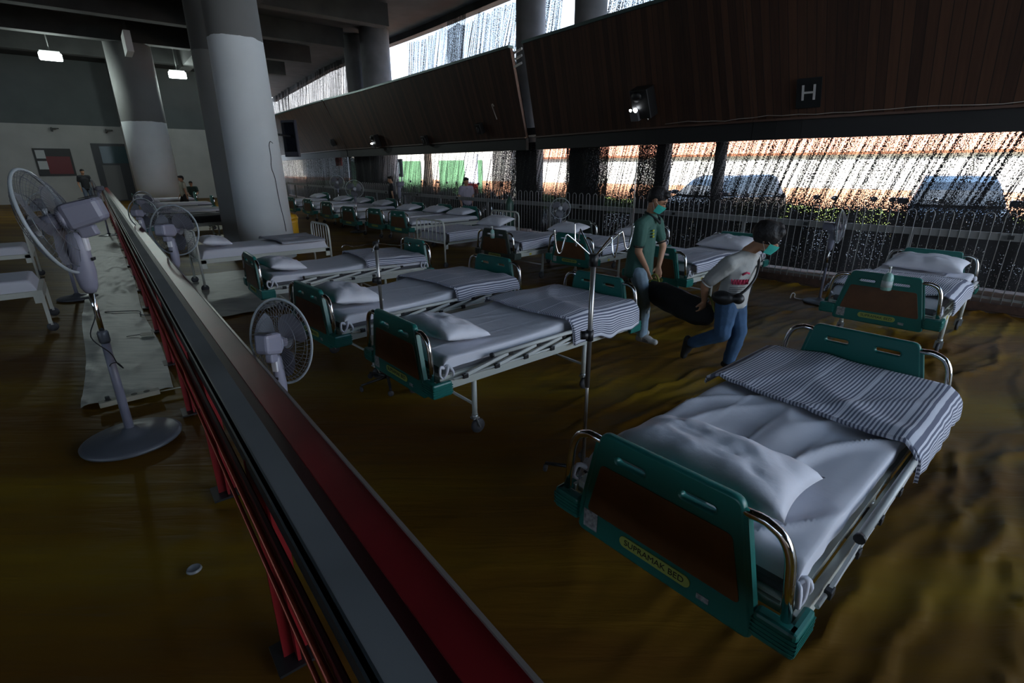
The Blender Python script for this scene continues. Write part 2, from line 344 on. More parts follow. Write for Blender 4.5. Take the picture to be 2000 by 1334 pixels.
# ground outside
BRICK = mat('brick_paving', (.10, .055, .04), .85, var=.45, vscale=9, bump=.4, bscale=25)
ASPH = mat('sunlit_paving', (.45, .42, .38), .9, var=.12, vscale=1)
g = MB(); g.grid(lambda x, y: P(-50 + 65 * x, (NF(-50 + 65 * x) - .14) + 3.4 * y, -.006), 40, 2); tag(g.obj('ground_paving', BRICK), kind='structure')
g = MB(); g.grid(lambda x, y: P(-90 + 130 * x, (NF(max(-50, min(15, -90 + 130 * x))) + 3.2) + 60 * y, -.02), 40, 3); tag(g.obj('ground_road', ASPH), kind='structure')
g = MB(); g.grid(lambda x, y: Vector((-60 + 90 * x, -30 + 80 * y, -.045)), 2, 2); tag(g.obj('ground_slab', CONC), kind='structure')
# low brick kerb under the fence
g = MB()
for i in range(60):
    u = 7 - i * .75; a = P(u, NF(u) + .02, .05); b = P(u - .75, NF(u - .75) + .02, .05); g.bar(a, b, .14, .10)
tag(g.obj('trim_kerb', mat('kerb_brick', (.075, .04, .028), .85, var=.3, vscale=12)), kind='structure')

# far wall, two paints
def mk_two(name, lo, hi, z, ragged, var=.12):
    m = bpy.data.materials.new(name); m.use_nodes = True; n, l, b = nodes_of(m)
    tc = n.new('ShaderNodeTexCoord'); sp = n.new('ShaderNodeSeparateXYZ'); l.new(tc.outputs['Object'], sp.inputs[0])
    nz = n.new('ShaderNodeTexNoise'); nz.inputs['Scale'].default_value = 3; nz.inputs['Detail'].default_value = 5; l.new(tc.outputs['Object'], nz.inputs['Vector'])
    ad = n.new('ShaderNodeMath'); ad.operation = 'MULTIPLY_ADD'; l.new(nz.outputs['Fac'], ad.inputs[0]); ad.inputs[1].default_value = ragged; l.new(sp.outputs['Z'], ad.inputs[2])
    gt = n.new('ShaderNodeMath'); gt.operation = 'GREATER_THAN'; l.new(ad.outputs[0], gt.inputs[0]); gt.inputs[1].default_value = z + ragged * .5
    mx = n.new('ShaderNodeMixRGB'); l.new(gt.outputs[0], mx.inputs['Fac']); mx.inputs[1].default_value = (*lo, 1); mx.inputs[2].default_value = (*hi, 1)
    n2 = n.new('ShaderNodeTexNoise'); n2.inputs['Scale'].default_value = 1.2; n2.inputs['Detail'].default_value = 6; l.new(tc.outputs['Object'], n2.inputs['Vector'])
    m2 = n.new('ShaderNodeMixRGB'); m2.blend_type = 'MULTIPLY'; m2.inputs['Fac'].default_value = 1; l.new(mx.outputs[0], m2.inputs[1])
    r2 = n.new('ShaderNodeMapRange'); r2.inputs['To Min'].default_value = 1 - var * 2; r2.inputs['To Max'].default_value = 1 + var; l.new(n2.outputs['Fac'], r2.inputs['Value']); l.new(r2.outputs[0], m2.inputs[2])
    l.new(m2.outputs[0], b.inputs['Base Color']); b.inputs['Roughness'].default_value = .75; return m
WALLM = mk_two('far_wall_paint', (.42, .42, .40), (.10, .115, .115), 4.0, 0)
WD = Vector((cos(R(38.4)), sin(R(38.4)), 0)); WN = Vector((-WD.y, WD.x, 0)); W0 = Vector((-22, 31, 0))
def WP(t, d=0, z=0): return W0 + WD * t + WN * d + Vector((0, 0, z))
def slab(name, a, b, th, z0, z1, m, out=1):
    d = (b - a).normalized(); nn = Vector((-d.y, d.x, 0)) * th * out; g = MB(); vs = [(p.x, p.y) for p in (a, b, b + nn, a + nn)]
    g.prism(vs, z0, z1); return tag(g.obj(name, m), kind='structure')
slab('wall_back', WP(-45), WP(6.6), .3, -.05, 7.4, WALLM)
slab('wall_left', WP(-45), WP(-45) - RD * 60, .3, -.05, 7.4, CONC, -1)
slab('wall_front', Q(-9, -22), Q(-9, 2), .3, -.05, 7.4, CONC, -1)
# ceiling slab following the stand, with beams
CZ = 7.2
cp = [Q(-14, -40), Q(-14, 12)]
cp = [Vector((9, -14, 0)), P(9, NT(8) + 2.6)] + [P(u, NT(u) + 3.6) for u in range(8, -46, -3)] + [WP(-46, 9), Vector((-50, -14, 0))]
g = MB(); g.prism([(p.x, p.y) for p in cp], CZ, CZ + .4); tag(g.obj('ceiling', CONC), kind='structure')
for i in range(11):
    s = 31.5 - i * 4.2
    if s < -9: break
    g = MB(); a = Q(s, -34, 6.85); b = Q(s, 9.3, 6.85)
    # stop the beam at the outer edge of the stand
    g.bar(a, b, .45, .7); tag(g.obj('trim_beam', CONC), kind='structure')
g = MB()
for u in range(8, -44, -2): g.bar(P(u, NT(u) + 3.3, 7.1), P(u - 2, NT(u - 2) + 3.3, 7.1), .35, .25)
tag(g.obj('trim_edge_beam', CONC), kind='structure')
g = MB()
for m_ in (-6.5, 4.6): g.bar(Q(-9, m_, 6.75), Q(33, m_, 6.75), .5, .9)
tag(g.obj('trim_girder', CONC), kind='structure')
# tribune deck between the timber fascia and the outer columns
g = MB()
for u in range(8, -44, -2):
    a, b, c, d = P(u, NB(u) + .12), P(u, NB(u) + 2.3), P(u - 2, NB(u - 2) + 2.3), P(u - 2, NB(u - 2) + .12)
    g.prism([(p.x, p.y) for p in (a, b, c, d)], 2.62, 2.8)
tag(g.obj('ceiling_tribune_deck', CONC), kind='structure')
# columns
def column(px, py, r, zp, lab, paint_lo=(.84, .88, .90), top=7.3, taper=.0):
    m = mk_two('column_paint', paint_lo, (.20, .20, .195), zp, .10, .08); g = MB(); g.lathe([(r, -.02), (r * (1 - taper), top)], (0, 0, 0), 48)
    o = g.obj('round_column', m, None, (px, py, 0)); return tag(o, lab, 'column')
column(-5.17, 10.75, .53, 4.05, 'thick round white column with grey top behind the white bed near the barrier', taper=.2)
column(-6.35, 12.3, .53, 4.12, 'shaded round column half hidden behind the brightest thick column', (.40, .40, .38), taper=.12)  # shade put into the lower paint, darker than on the lit column
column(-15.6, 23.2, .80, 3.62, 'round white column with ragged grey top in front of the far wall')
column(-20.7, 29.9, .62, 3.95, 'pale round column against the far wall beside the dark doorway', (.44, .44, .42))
OC = mat('outer_column_concrete', (.20, .20, .21), .8, var=.15, vscale=2)
for (u, dn, r, lab) in ((-8.9, 1.15, .42, 'grey round column rising behind the gap between the timber panels'), (-6.9, 1.5, .42, 'grey round column right of the gap between the timber panels'),
                        (-20.2, 1.3, .62, 'left one of two grey columns standing close together above the timber panels'), (-18.6, 1.3, .60, 'right one of two grey columns standing close together above the timber panels'),
                        (-3.9, .95, .17, 'thin dark steel post behind the net, right of the two round columns'), (-2.55, .95, .12, 'thin dark post in the net behind the man in the green polo shirt')):
    top = 7.2 if r > .3 else 2.7
    o = MB().lathe([(r, 0), (r, top)], (0, 0, 0), 28).obj('column' if r > .3 else 'post', OC, None, tuple(P(u, NB(u) + dn, -.02))); tag(o, lab, 'column' if r > .3 else 'post')

# timber fascia panels
WOOD = mk_planks('fascia_boards', (.026, .012, .008), (.105, .048, .027), .13)
BANDM = mat('black_steel_band', (.010, .010, .011), .6)
def fascia(u0, u1, t0, t1, lab):
    g = MB(); K = 24
    def pt(x, y, dn=0):
        ub, ut = u0 + (u1 - u0) * x, t0 + (t1 - t0) * x; a = P(ub, NB(ub) + dn, FZ0); b = P(ut, NT(ut) + dn, FZ1); return a.lerp(b, y)
    g.grid(lambda x, y: pt(x, y), K, 6, lambda x, y: ((u0 + (u1 - u0) * x), y * 2.1), smooth=False)
    g.grid(lambda x, y: pt(x, y, .10), K, 1, lambda x, y: (x * .05, y), smooth=False)
    for y in (0, 1): g.grid(lambda x, q: pt(x, y, .10 * q), K, 1, lambda x, y: (x * .05, y), smooth=False)
    for x in (0, 1): g.grid(lambda y, q: pt(x, y, .10 * q), 4, 1, lambda a, b: (.05, b), smooth=False)
    o = g.obj('fascia_panel', WOOD); tag(o, lab, 'timber panel')
    # steel coping along the head and the black band along the foot
    c = MB(); b = MB(); L = MB()
    for i in range(K):
        ta, tb = t0 + (t1 - t0) * i / K, t0 + (t1 - t0) * (i + 1) / K; c.bar(P(ta, NT(ta) + .04, FZ1 + .03), P(tb, NT(tb) + .04, FZ1 + .03), .16, .06)
        ua, ub = u0 + (u1 - u0) * i / K, u0 + (u1 - u0) * (i + 1) / K; b.bar(P(ua, NB(ua) + .05, FZ0 - .16), P(ub, NB(ub) + .05, FZ0 - .16), .10, .31)
        L.bar(P(ua, NB(ua) - .03, FZ0 + .0), P(ub, NB(ub) - .03, FZ0 + .0), .05, .035)
    q_ = MB(); q_.grid(lambda x, y: P(u0 + (u1 - u0) * x, NB(u0 + (u1 - u0) * x) + .14, FZ0 - .1).lerp(P(t0 + (t1 - t0) * x, NT(t0 + (t1 - t0) * x) + .14, FZ1 - .05), y), K, 2); q_.obj('added_light_block', BANDM, o)  # added unseen backing, keeps daylight from showing through the panel joints
    c.obj('coping', mat('coping_steel', (.10, .16, .16), .4, .3), o); b.obj('steel_band', BANDM, o); L.obj('ledge_strip', mat('ledge_wood', (.09, .045, .03), .5), o)
fascia(8, -1.63, 8, -1.76, 'long dark timber board panel overhead on the right carrying the letter sign')
fascia(-1.64, -7.55, -1.77, -7.05, 'dark timber board panel overhead carrying the black floodlight box')
fascia(-7.95, -19.6, -7.55, -20.3, 'long dark timber board panel overhead left of the open gap with white bars')
fascia(-19.66, -41, -20.42, -41, 'farthest dark timber board panel overhead beside the big round column')
g = MB()
for k, z in enumerate((4.40, 4.26, 4.10)): g.bar(P(-7.18, NT(-7.1) + .1, z + .04), P(-7.50, NT(-7.6) + .10, z), .03, .045)
tag(g.obj('gap_louvre', mat('louvre_white', (.8, .8, .8), .5)), 'three short white bars in the gap between two timber panels', 'louvre')
g = MB(); g.prism([(p.x, p.y) for p in (P(-1.60, NB(-1.6) + .02), P(-1.60, NB(-1.6) + .16), P(-1.74, NB(-1.7) + .16), P(-1.74, NB(-1.7) + .02))], 2.3, 2.6)
g.obj('trim_joint', BANDM)['kind'] = 'structure'

# shade nets
NETLO = mk_net('lower_shade_net', .10, .93, .28, dense=1.42); NETHI = mk_net('upper_shade_net', .05, .74, .10); NETDK = mk_net('dense_shade_net', .0, .28, .2)
def net(name, us_, nf, dn, zt, zb, m, lab, fold=.05, blow=0):
    g = MB(); K = max(8, int(abs(us_[1] - us_[0]) * 9)); 
    def fn(x, y):
        u = us_[0] + (us_[1] - us_[0]) * x; zz = zb + (zt(u) - zb) * (1 - y) if callable(zt) else zb + (zt - zb) * (1 - y)
        return P(u - blow * y, nf(u) + dn + fold * sn(u * 2.3, y * .7, 2) * 2 + .02 * sn(u * 9, y), zz)
    H = ((zt(0) if callable(zt) else zt) - zb)
    g.grid(fn, K, 10, lambda x, y: (us_[0] + (us_[1] - us_[0]) * x, -y * H))
    return tag(g.obj(name, m), lab, 'net')
net('shade_net', (8, -2.2), NB, .30, 2.45, .03, NETLO, 'torn black shade net hanging in front of the parked cars on the right')
net('shade_net', (-2.2, -8.0), NB, .30, 2.45, .03, NETLO, 'torn black shade net behind the two men, between dark posts')
net('shade_net', (-9.8, -18.6), NB, .30, 2.45, .03, NETLO, 'torn black shade net in front of the green shutters')
net('shade_net', (-20.6, -43), NB, .30, 2.45, .03, mk_net('far_lower_net', .0, .32, .2, dense=1.5), 'torn black shade net beside the big round column in the distance')
net('shade_net', (-7.9, -9.9), NB, .42, 2.45, .05, NETDK, 'gathered dense black net hanging below the gap between the timber panels', .07)
net('shade_net', (-5.2, -6.7), NB, .42, 2.45, .05, NETDK, 'gathered dense black net hanging left of the thin dark post', .07)
net('shade_net', (-18.4, -20.8), NB, .42, 2.45, .05, NETDK, 'gathered dense black net hanging below the two paired columns', .07)
net('shade_net', (-3.6, -4.3), NB, .42, 2.45, .05, NETDK, 'narrow bunched dark net right of the bright strip behind the fan', .05)
def ztop(u): return 6.85 + .18 * sn(u * 1.2, 0) - .05 * abs(sn(u * 5, 2)) * 4
net('shade_net', (-.5, -7.4), NT, 3.3, ztop, 4.3, NETHI, 'pale streaky net above the timber panels on the right against the sky', .10, .3)
net('shade_net', (-8.6, -18.2), NT, 3.3, ztop, 4.3, NETHI, 'pale streaky net above the timber panels against the blue sky', .10, .3)
net('shade_net', (-20.4, -44), NT, 3.0, 7.15, 4.3, mk_net('far_upper_net', .02, .45, .1), 'dark streaky net above the farthest timber panel', .10, .3)
net('shade_net', (-13.3, -14.6), NT, 2.95, 6.95, 4.3, mk_net('mid_shade_net', .12, .6, .08), 'doubled black strip of net in the middle of the sky opening', .10, .2)
# things outside
WHITE = mat('white_render', (.62, .62, .60), .8)
def bldg(u0, u1, n0, z1, name, lab, m=WHITE, th=4):
    e = empty(name, P((u0 + u1) / 2, n0, 0), TH, lab, 'building'); w = u1 - u0
    MB().box((0, th / 2, z1 / 2), (w, th, z1)).obj('wall', m, e)
    MB().box((0, -.02, .5), (w + .02, .06, 1.0)).obj('dado', mat('terracotta_dado', (.42, .22, .14), .85, var=.2), e)
    r = MB(); r.box((0, 1.45, z1 + .75), (w + .8, 3.6, .10), Matrix.Rotation(R(27), 3, 'X')); r.obj('roof', mat('terracotta_tiles', (.42, .17, .10), .8, var=.25, vscale=8, bump=.6, bscale=8), e)
    return e
bldg(-18, 14, 13.5, 2.3, 'kiosk_building', 'low white building with a terracotta roof edge beyond the parked cars')
e2 = bldg(-54, -19, 13.5, 3.0, 'kiosk_building', 'long low white building with green shutters beyond the net on the left')
GRN = mat('green_shutter', (.10, .22, .12), .6, var=.15, vscale=4)
for i, (x, w) in enumerate(((-1.3, 2.6), (4.2, 4.0), (10.2, 4.0))):
    MB().box((x + 3, -.08, 1.15), (w, .08, 2.1), bev=.01).obj('shutter', GRN, e2)
for i, (u, n, h, lab) in enumerate(((-21.5, 9.2, 2.9, 'leaning brown tree trunk between two green shutters'), (-31, 11.6, 3.2, 'thick brown tree trunk left of the notice boards'))):
    t = smooth_path([P(u, n, -.1), P(u + .25, n, 1.1), P(u + .1, n + .2, 2.2), P(u + .5, n, h + 1.6)]); MB().tube(t, [.32 - .012 * k for k in range(len(t))], 10).obj('trunk', mat('bark', (.24, .16, .10), .9, var=.4, vscale=6, bump=.8, bscale=12), tag(empty('tree', (0, 0, 0)), lab, 'tree'))
HEDGE = mat('hedge_leaves', (.20, .28, .06), .8, var=.5, vscale=14, bump=1, bscale=30)
for (u0, u1, n, h, lab) in ((-14, 12, 10.4, .55, 'low yellow-green planting strip in front of the white building'), (-34, -26, 9.5, .9, 'yellow-green shrubs beyond the net on the left')):
    g = MB(); g.grid(lambda x, y: P(u0 + (u1 - u0) * x, n + .8 * cos(pi * (1 - y)), h * sin(pi * y) * (.8 + .5 * abs(sn(x * 40, y * 3))) - .03), 90, 8); tag(g.obj('hedge', HEDGE), lab, 'hedge')
e = empty('notice_board', P(-27.2, 11.4, 0), TH, 'dark framed notice board seen through the net', 'notice board')
MB().box((0, 0, 1.75), (1.3, .08, 1.1)).obj('board', mat('notice_dark', (.03, .03, .035), .6), e); MB().box((.1, -.05, 1.75), (.6, .02, .7)).obj('notice', WHITE, e)
MB().box((.5, 0, .6), (.07, .07, 1.3)).obj('post', mat('stand_grey', (.2, .2, .2), .6), e); MB().box((-.5, 0, .6), (.07, .07, 1.3)).obj('post', mat('stand_grey', (.2, .2, .2), .6), e)
e = empty('signboard', P(-20.1, 11.4, 0), TH, 'upright red and white signboard beside the green shutter', 'sign')
MB().box((0, 0, 1.7), (1.0, .1, 1.6), bev=.01).obj('panel', mat('sign_pale', (.6, .62, .7), .6), e); MB().box((0, -.02, .43), (1.0, .12, .96)).obj('base', mat('sign_red', (.45, .03, .02), .6), e)
e = empty('signboard', P(-33.3, 10.8, 0), TH, 'small red signboard left of the thick trunk', 'sign')
MB().box((0, 0, 2.3), (.8, .08, .8)).obj('panel', mat('sign_red', (.45, .03, .02), .6), e); MB().box((0, 0, .92), (.08, .08, 1.94)).obj('post', mat('stand_grey', (.2, .2, .2), .6), e)
# ================================================================== BEDS
BL = 2.145
def panel_meshes():
    out = round_poly([(-.268, .832), (.268, .832), (.364, .36), (-.364, .36)], .028)
    slots = [rrect(sx_ * .135, .757, .145, .044, .021) for sx_ in (-1, 1)]
    M = Matrix(((0, 0, 1, 0), (1, 0, 0, 0), (0, 1, 0, 0), (0, 0, 0, 1)))    # curve x->y, y->z, depth->x
    pan = curve_mesh([out] + slots, .036, .010, M)
    rims = MB()
    for sx_ in (-1, 1): rims.tube([(0, y, z) for y, z in rrect(sx_ * .135, .755, .137, .048, .023, 4)], .0055, 5, closed=True)
    for s in (-1, 1): rims.bar((0, s * .276, .80), (0, s * .355, .42), .05, .022)
    ins = curve_mesh([round_poly([(-.262, .705), (.262, .705), (.318, .47), (-.318, .47)], .02)], .004, .001, M)
    plate = curve_mesh([rrect(0, .425, .30, .046, .022)], .005, .001, M)
    return pan, rims, ins, plate
PLATE = mat('nameplate_yellow', (.36, .42, .10), .5); INK = mat('black_lettering', (.01, .01, .01), .5); STK = mat('grey_sticker', (.30, .30, .30), .6, var=.5, vscale=60)
STKY = mat('yellow_sticker', (.6, .5, .05), .5); PALEP = mat('pale_nameplate', (.30, .36, .26), .5)
def sect(b, w):
    """rounded section of a mattress: b 0..1 round the near side, across the top and down; returns y and height fraction"""
    if b < .12: t = b / .12; return -w * (1 + .0 * t), min(1, t) ** .6 * .86
    if b > .88: t = (1 - b) / .12; return w, min(1, t) ** .6 * .86
    t = (b - .12) / .76; y = -w + 2 * w * t; e = min(t, 1 - t) * 2 * w; return y, .86 + .14 * min(1, e / .035) ** .5
def crinkle(x, y, amp): return amp * (sn(x * 3 + y * 2, y * 5, 1) + .5 * sn(x * 7, y * 12 + x * 3, 4))
def make_bed(detail=2, hump=.0, plate_txt=True, head_col=None, wrink=.006, lin=.33, rails=(-1, 1), ly=.44):
    e = empty('hospital_bed', (0, 0, 0)); tm = head_col or TEAL
    pan, rims, ins, plate = panel_meshes()
    for k, (X, o) in enumerate(((0, -1), (BL, 1))):
        nm = 'headboard' if k == 0 else 'footboard'
        b = mesh_obj(nm, pan.copy(), tm, e); b.location = (X, 0, 0)
        for s in (-1, 1):
            r_ = MB()
            r_.tube([(0, s * .135 + y, .755 + z) for y, z in rrect(0, 0, .157, .056, .027, 4)], .0055, 5, closed=True).obj('slot_rim', tm, b)
            MB().bar((0, s * .276, .80), (0, s * .358, .40), .030, .040).obj('edge_rib', tm, b)
        i_ = mesh_obj('inset_panel', ins.copy(), BROWN, b); i_.location = (o * .0195, 0, 0)
        p_ = mesh_obj('nameplate', plate.copy(), PLATE if plate_txt else PALEP, b); p_.location = (o * .0205, 0, 0)
        if detail > 1 and plate_txt:
            # lettering reads from outside the bed
            Mx = Matrix(((0, 0, o, 0), (o, 0, 0, 0), (0, 1, 0, .425), (0, 0, 0, 1))); Mx.translation = Vector((0, 0, .425))
            t = text_mesh('SUPRAMAK BED', .036, .0006, Mx)
            # merge plate and letters depth: the letters sit proud of the plate as a part of the board
            l_ = mesh_obj('lettering', t, INK, b); l_.location = (o * .0235, 0, 0)
            g = MB(); g.box((o * .020, o * -.30, .425), (.002, .07, .085)).obj('sticker', STK, b); MB().box((o * .020, o * .20, .40), (.002, .045, .022)).obj('sticker', STK, b)
        for s in (-1, 1):
            path = [(0, s * .255, .795), (0, s * .33, .80)] + smooth_path([(0, s * .345, .799), (0, s * .395, .775), (0, s * .425, .72), (0, s * .437, .64)], 4) + [(0, s * .450, .50)]
            MB().tube([(X + x, y, z) for x, y, z in path], .0165, 12).obj('chrome_loop', CHROME, e)
            # corner bumper, ribbed
            q = MB(); xo = X + o * .03
            q.box((X + o * .005, s * .43, .44), (.05, .13, .10), bev=.012); q.box((X - o * .045, s * .478, .44), (.15, .036, .10), bev=.012)
            for z in (.462, .446, .430, .414): q.box((X + o * .006, s * .43, z), (.054, .134, .006)); q.box((X - o * .045, s * .479, z), (.152, .040, .006))
            q.obj('corner_bumper', tm, e)
    # frame
    f = MB()
    for s in (-1, 1): f.box((BL / 2, s * .462, .455), (BL - .10, .028, .062), bev=.004); f.box((BL / 2, s * .425, .495), (BL - .12, .03, .03))
    for x in (.08, .62, 1.15, 1.6, BL - .08): f.box((x, 0, .47), (.04, .88, .03))
    f.box((BL / 2, 0, .497), (BL - .14, .82, .012)).obj('frame', CREAM, e)
    for (x, hx) in ((lin, "h"), (BL - .675, 'f')):
        for s in (-1, 1):
            l_ = MB().cyl((x, s * ly, .44), (x, s * ly, .15), .019, 12).obj('leg', CREAM, e)
            c = MB(); c.cyl((x, s * ly, .155), (x, s * ly, .125), .024, 12); c.bar((x - .005, s * ly - .02, .13), (x + .025, s * ly - .02, .055), .03, .004); c.bar((x - .005, s * ly + .02, .13), (x + .025, s * ly + .02, .055), .03, .004)
            c.box((x + .0, s * ly, .128), (.05, .046, .01)); fk = c.obj('castor_fork', GALV, l_)
            MB().lathe([(.02, -.014), (.052, -.013), (.056, 0), (.052, .013), (.02, .014)], (x + .025, s * ly, .057), 18, Matrix.Rotation(R(90), 4, 'X')).obj('castor_wheel', RUBBER, l_)
        if detail > 0: MB().cyl((x, -ly, .23), (x, ly, .23), .011, 8).obj('cross_tube', CREAM, e)
    # folding side rails, dropped
    for s in rails:
        if detail == 0 :
            MB().box((BL / 2 - .05, s * .497, .555), (1.15, .022, .03)).box((BL / 2, s * .487, .50), (1.5, .014, .016)).obj('side_rail', WENAMEL, e); continue
        g = MB(); g.tube([(.45, s * .502, .585), (1.62, s * .502, .585)], .0155, 10); g.tube([(.13, s * .492, .494), (1.86, s * .492, .494)], .008, 8)
        for k in range(5):
            x = .22 + k * .27; g.bar((x, s * .497, .50), (x + .38, s * .499, .565), .011, .022)
        sr = g.obj('side_rail', WENAMEL, e)
        for k in range(5):
            x = .22 + k * .27
            MB().box((x, s * .497, .496), (.042, .024, .032), bev=.004).obj('hinge', BLACK, sr); MB().box((x + .39, s * .503, .566), (.035, .022, .026), bev=.004).obj('hinge', BLACK, sr)
        MB().cyl((.437, s * .502, .585), (.452, s * .502, .585), .019, 10).obj('end_cap', BLACK, sr)
        if detail > 1: MB().box((1.80, s * .478, .452), (.045, .003, .028)).obj('sticker', STKY, e)
    # crank handles under the foot
    if detail > 0: MB().tube([(BL - .1, .1, .43), (BL - .03, .1, .40), (BL - .03, .16, .39)], .008, 8).obj('crank_handle', BLACK, e)
    # mattress with tied white sheet
    m = MB(); m.box((BL / 2, 0, .535), (BL - .16, .84, .06), bev=.02).obj('mattress', GREYM, e)
    def top(x): return .625 + hump * math.exp(-((x - 1.35) / .28) ** 2) + hump * .5 * (1 / (1 + math.exp(-(x - 1.5) * 10)))
    def fn(a, b):
        # a runs along the bed, b round the section
        x = .085 + (BL - .17) * a; y, h = sect(b, .435)
        ex = min(1, (1 - abs(2 * a - 1)) * 18) ** .4; zt = top(x)
        z = .553 + (zt - .553) * h * ex; fade = h * ex
        q = y + .42 * x + .12 * sn(x * 1.5, y * 2); rg = max(0, 1 - 3.4 * abs(sn(q * 3.6, (x - y) * .55, wrink * 900))) ** 1.5 * (1 - .45 * (y + .43))
        cz = sum(math.exp(-((y - c + .012 * sn(x * 2, c)) / .006) ** 2) for c in (-.20, .02, .23))
        z += fade * (wrink * (rg + .35 * sn(x * 4, y * 6)) + (.004 * cz if detail > 1 else 0))
        y += .008 * sn(x * 9, b * 3) * (1 - fade)
        return Vector((x, y, z))
    MB().grid(fn, 110 if detail else 50, 90 if detail else 24).obj('bed_sheet', SHEET, e)
    if detail > 1:
        for x in (.07, BL - .07):
            for s in (-1, 1):
                g = MB(); c = Vector((x + (.03 if x < 1 else -.03), s * .43, .56))
                for k in range(3):
                    a = k * 2.1 + s; g.tube(smooth_path([c, c + Vector((.04 * cos(a), .02 * s, .02)), c + Vector((.06 * cos(a + .5), .03 * s, -.03)), c + Vector((.05 * cos(a + 1), .025 * s, -.06))], 3), [.014, .013, .012, .011, .011, .010, .009, .008, .007, .005], 6)
                g.obj('sheet_knot', SHEET, e)
    return e, top
PDX = dict(n=0)
def make_pillow(L=.62, Wd=.40, H=.085, seed=0):
    def side(sg):
        def fn(a, b):
            x, y = 2 * a - 1, 2 * b - 1; ed = (1 - abs(x) ** 3.2) * (1 - abs(y) ** 3.2); px = x * (1 - .10 * (1 - y * y) * 0 - .07 * (1 - abs(y) ** 2)); py = y * (1 - .10 * (1 - x * x))
            z = sg * H * ed ** .55 * (1 + .22 * sn(x * 2.3 + seed, y * 2, seed)) + .008 * sn(x * 6 + seed, y * 7) * ed - .010 * ed * max(0, 1 - 5 * abs(sn(x * 2 + seed, y * 2.6, 5))) * .28
            if sg < 0: z *= .55
            return Vector((py * Wd / 2, px * L / 2, z))
        return fn
    g = MB(); g.grid(side(1), 30, 24); g.grid(side(-1), 30, 24); bmesh.ops.remove_doubles(g.b, verts=g.b.verts, dist=.0004)
    return g
def place_pillow(bed, lab, x=.30, y=0, rz=0, tilt=.14, top=.635, scale=1, seed=0, base=None):
    """lies on the bed near its head; things placed in world space so it stays its own thing"""
    if base is None: o = make_pillow(seed=seed).obj('pillow', PILLOW)
    else: o = base.copy(); COL.objects.link(o)
    M = Matrix.Translation(bed.location) @ Matrix.Rotation(bed.rotation_euler.z, 4, 'Z') @ Matrix.Translation((x, y, top + .060 * scale)) @ Matrix.Rotation(rz, 4, 'Z') @ Matrix.Rotation(tilt, 4, 'Y') @ Matrix.Diagonal((scale, scale, scale, 1))
    o.matrix_world = M; return tag(o, lab, 'pillow', 'pillows on the ward beds')
def place_blanket(bed, topf, lab, x0=1.18, x1=2.07, drop_r=.16, drop_l=.05, name='blanket', seed=1, m=None, flare=0.0, tail=.1):
    """folded striped blanket draped across the foot of the bed"""
    wid = .455; tot = drop_l + 2 * wid + drop_r
    def fn(a, b):
        sk = .05 * sin(3 * b + seed); x = x0 + (x1 - x0) * a + sk * (1 - a); s = b * tot - drop_l - wid   # -wid..wid across the top; runs from left(+) to right(-)
        y = -s; z = topf(min(x, 1.95)) + .016
        dr = s - wid; dl = -wid - s
        over = 0
        if dr > 0: y = -wid - .022 - min(dr, .05) * .3 - .028 * (1 - math.exp(-dr * 20)) - .012 * sn(x * 11, seed) * min(1, dr * 12); z -= dr * (1 + .25 * sn(x * 5, seed * 2)); over = dr
        if dl > 0: y = wid + .022 + min(dl, .05) * .3 + .03; z -= dl; over = dl
        if over == 0: z += .006 * (1 + sn(x * 3, y * 5, seed)) + .014 * max(0, 1 - 5 * abs(sn(x * 1.3 + seed, y * 1.1, 2))) + .010 * max(0, 1 - 5 * abs(sn(x * .7 + 4, y * 2.2 + x, seed)))
        if a > .94 and over == 0: z -= (a - .94) * 1.2 * tail * 5 * .12
        return Vector((x, y, z))
    g = MB(); g.grid(fn, 44, 60, lambda a, b: (a * (x1 - x0), b * tot))
    o = g.obj(name, m or STRIPE)
    sm = o.modifiers.new('thick', 'SOLIDIFY'); sm.thickness = .014; sm.offset = 1
    o.location = bed.location; o.rotation_euler = bed.rotation_euler
    # folded hem along the leading edge
    h = MB(); h.grid(lambda a, b: fn(.0, b) + Vector((.012 * cos(2 * pi * a), 0, .008 + .012 * sin(2 * pi * a))), 6, 60, lambda a, b: (a * .05, b * tot)); h.obj('hem', m or STRIPE, o)
    return tag(o, lab, 'blanket', 'striped blankets folded over the foot ends')

DIR = {}
def setbed(e, x, y, th, lab, head=True):
    """head at (x, y); th points from head to foot"""
    e.location = (x, y, 0); e.rotation_euler = (0, 0, th); return tag(e, lab, 'bed', 'ward beds in rows')
flat = lambda x: .627
near, topN = make_bed(2, 0, True, wrink=.028, lin=.55, rails=(-1,), ly=.345); setbed(near, .533, 1.498, .7146, 'nearest teal hospital bed in the foreground with a yellow nameplate on the headboard')
place_pillow(near, 'large white pillow on the nearest bed, behind the yellow nameplate board', .34, .01, .05, .10, scale=1.14, seed=2)
place_blanket(near, topN, 'striped blanket covering the foot of the nearest bed, drooping over its right side', 1.22, 2.06, .145, .05, seed=2)

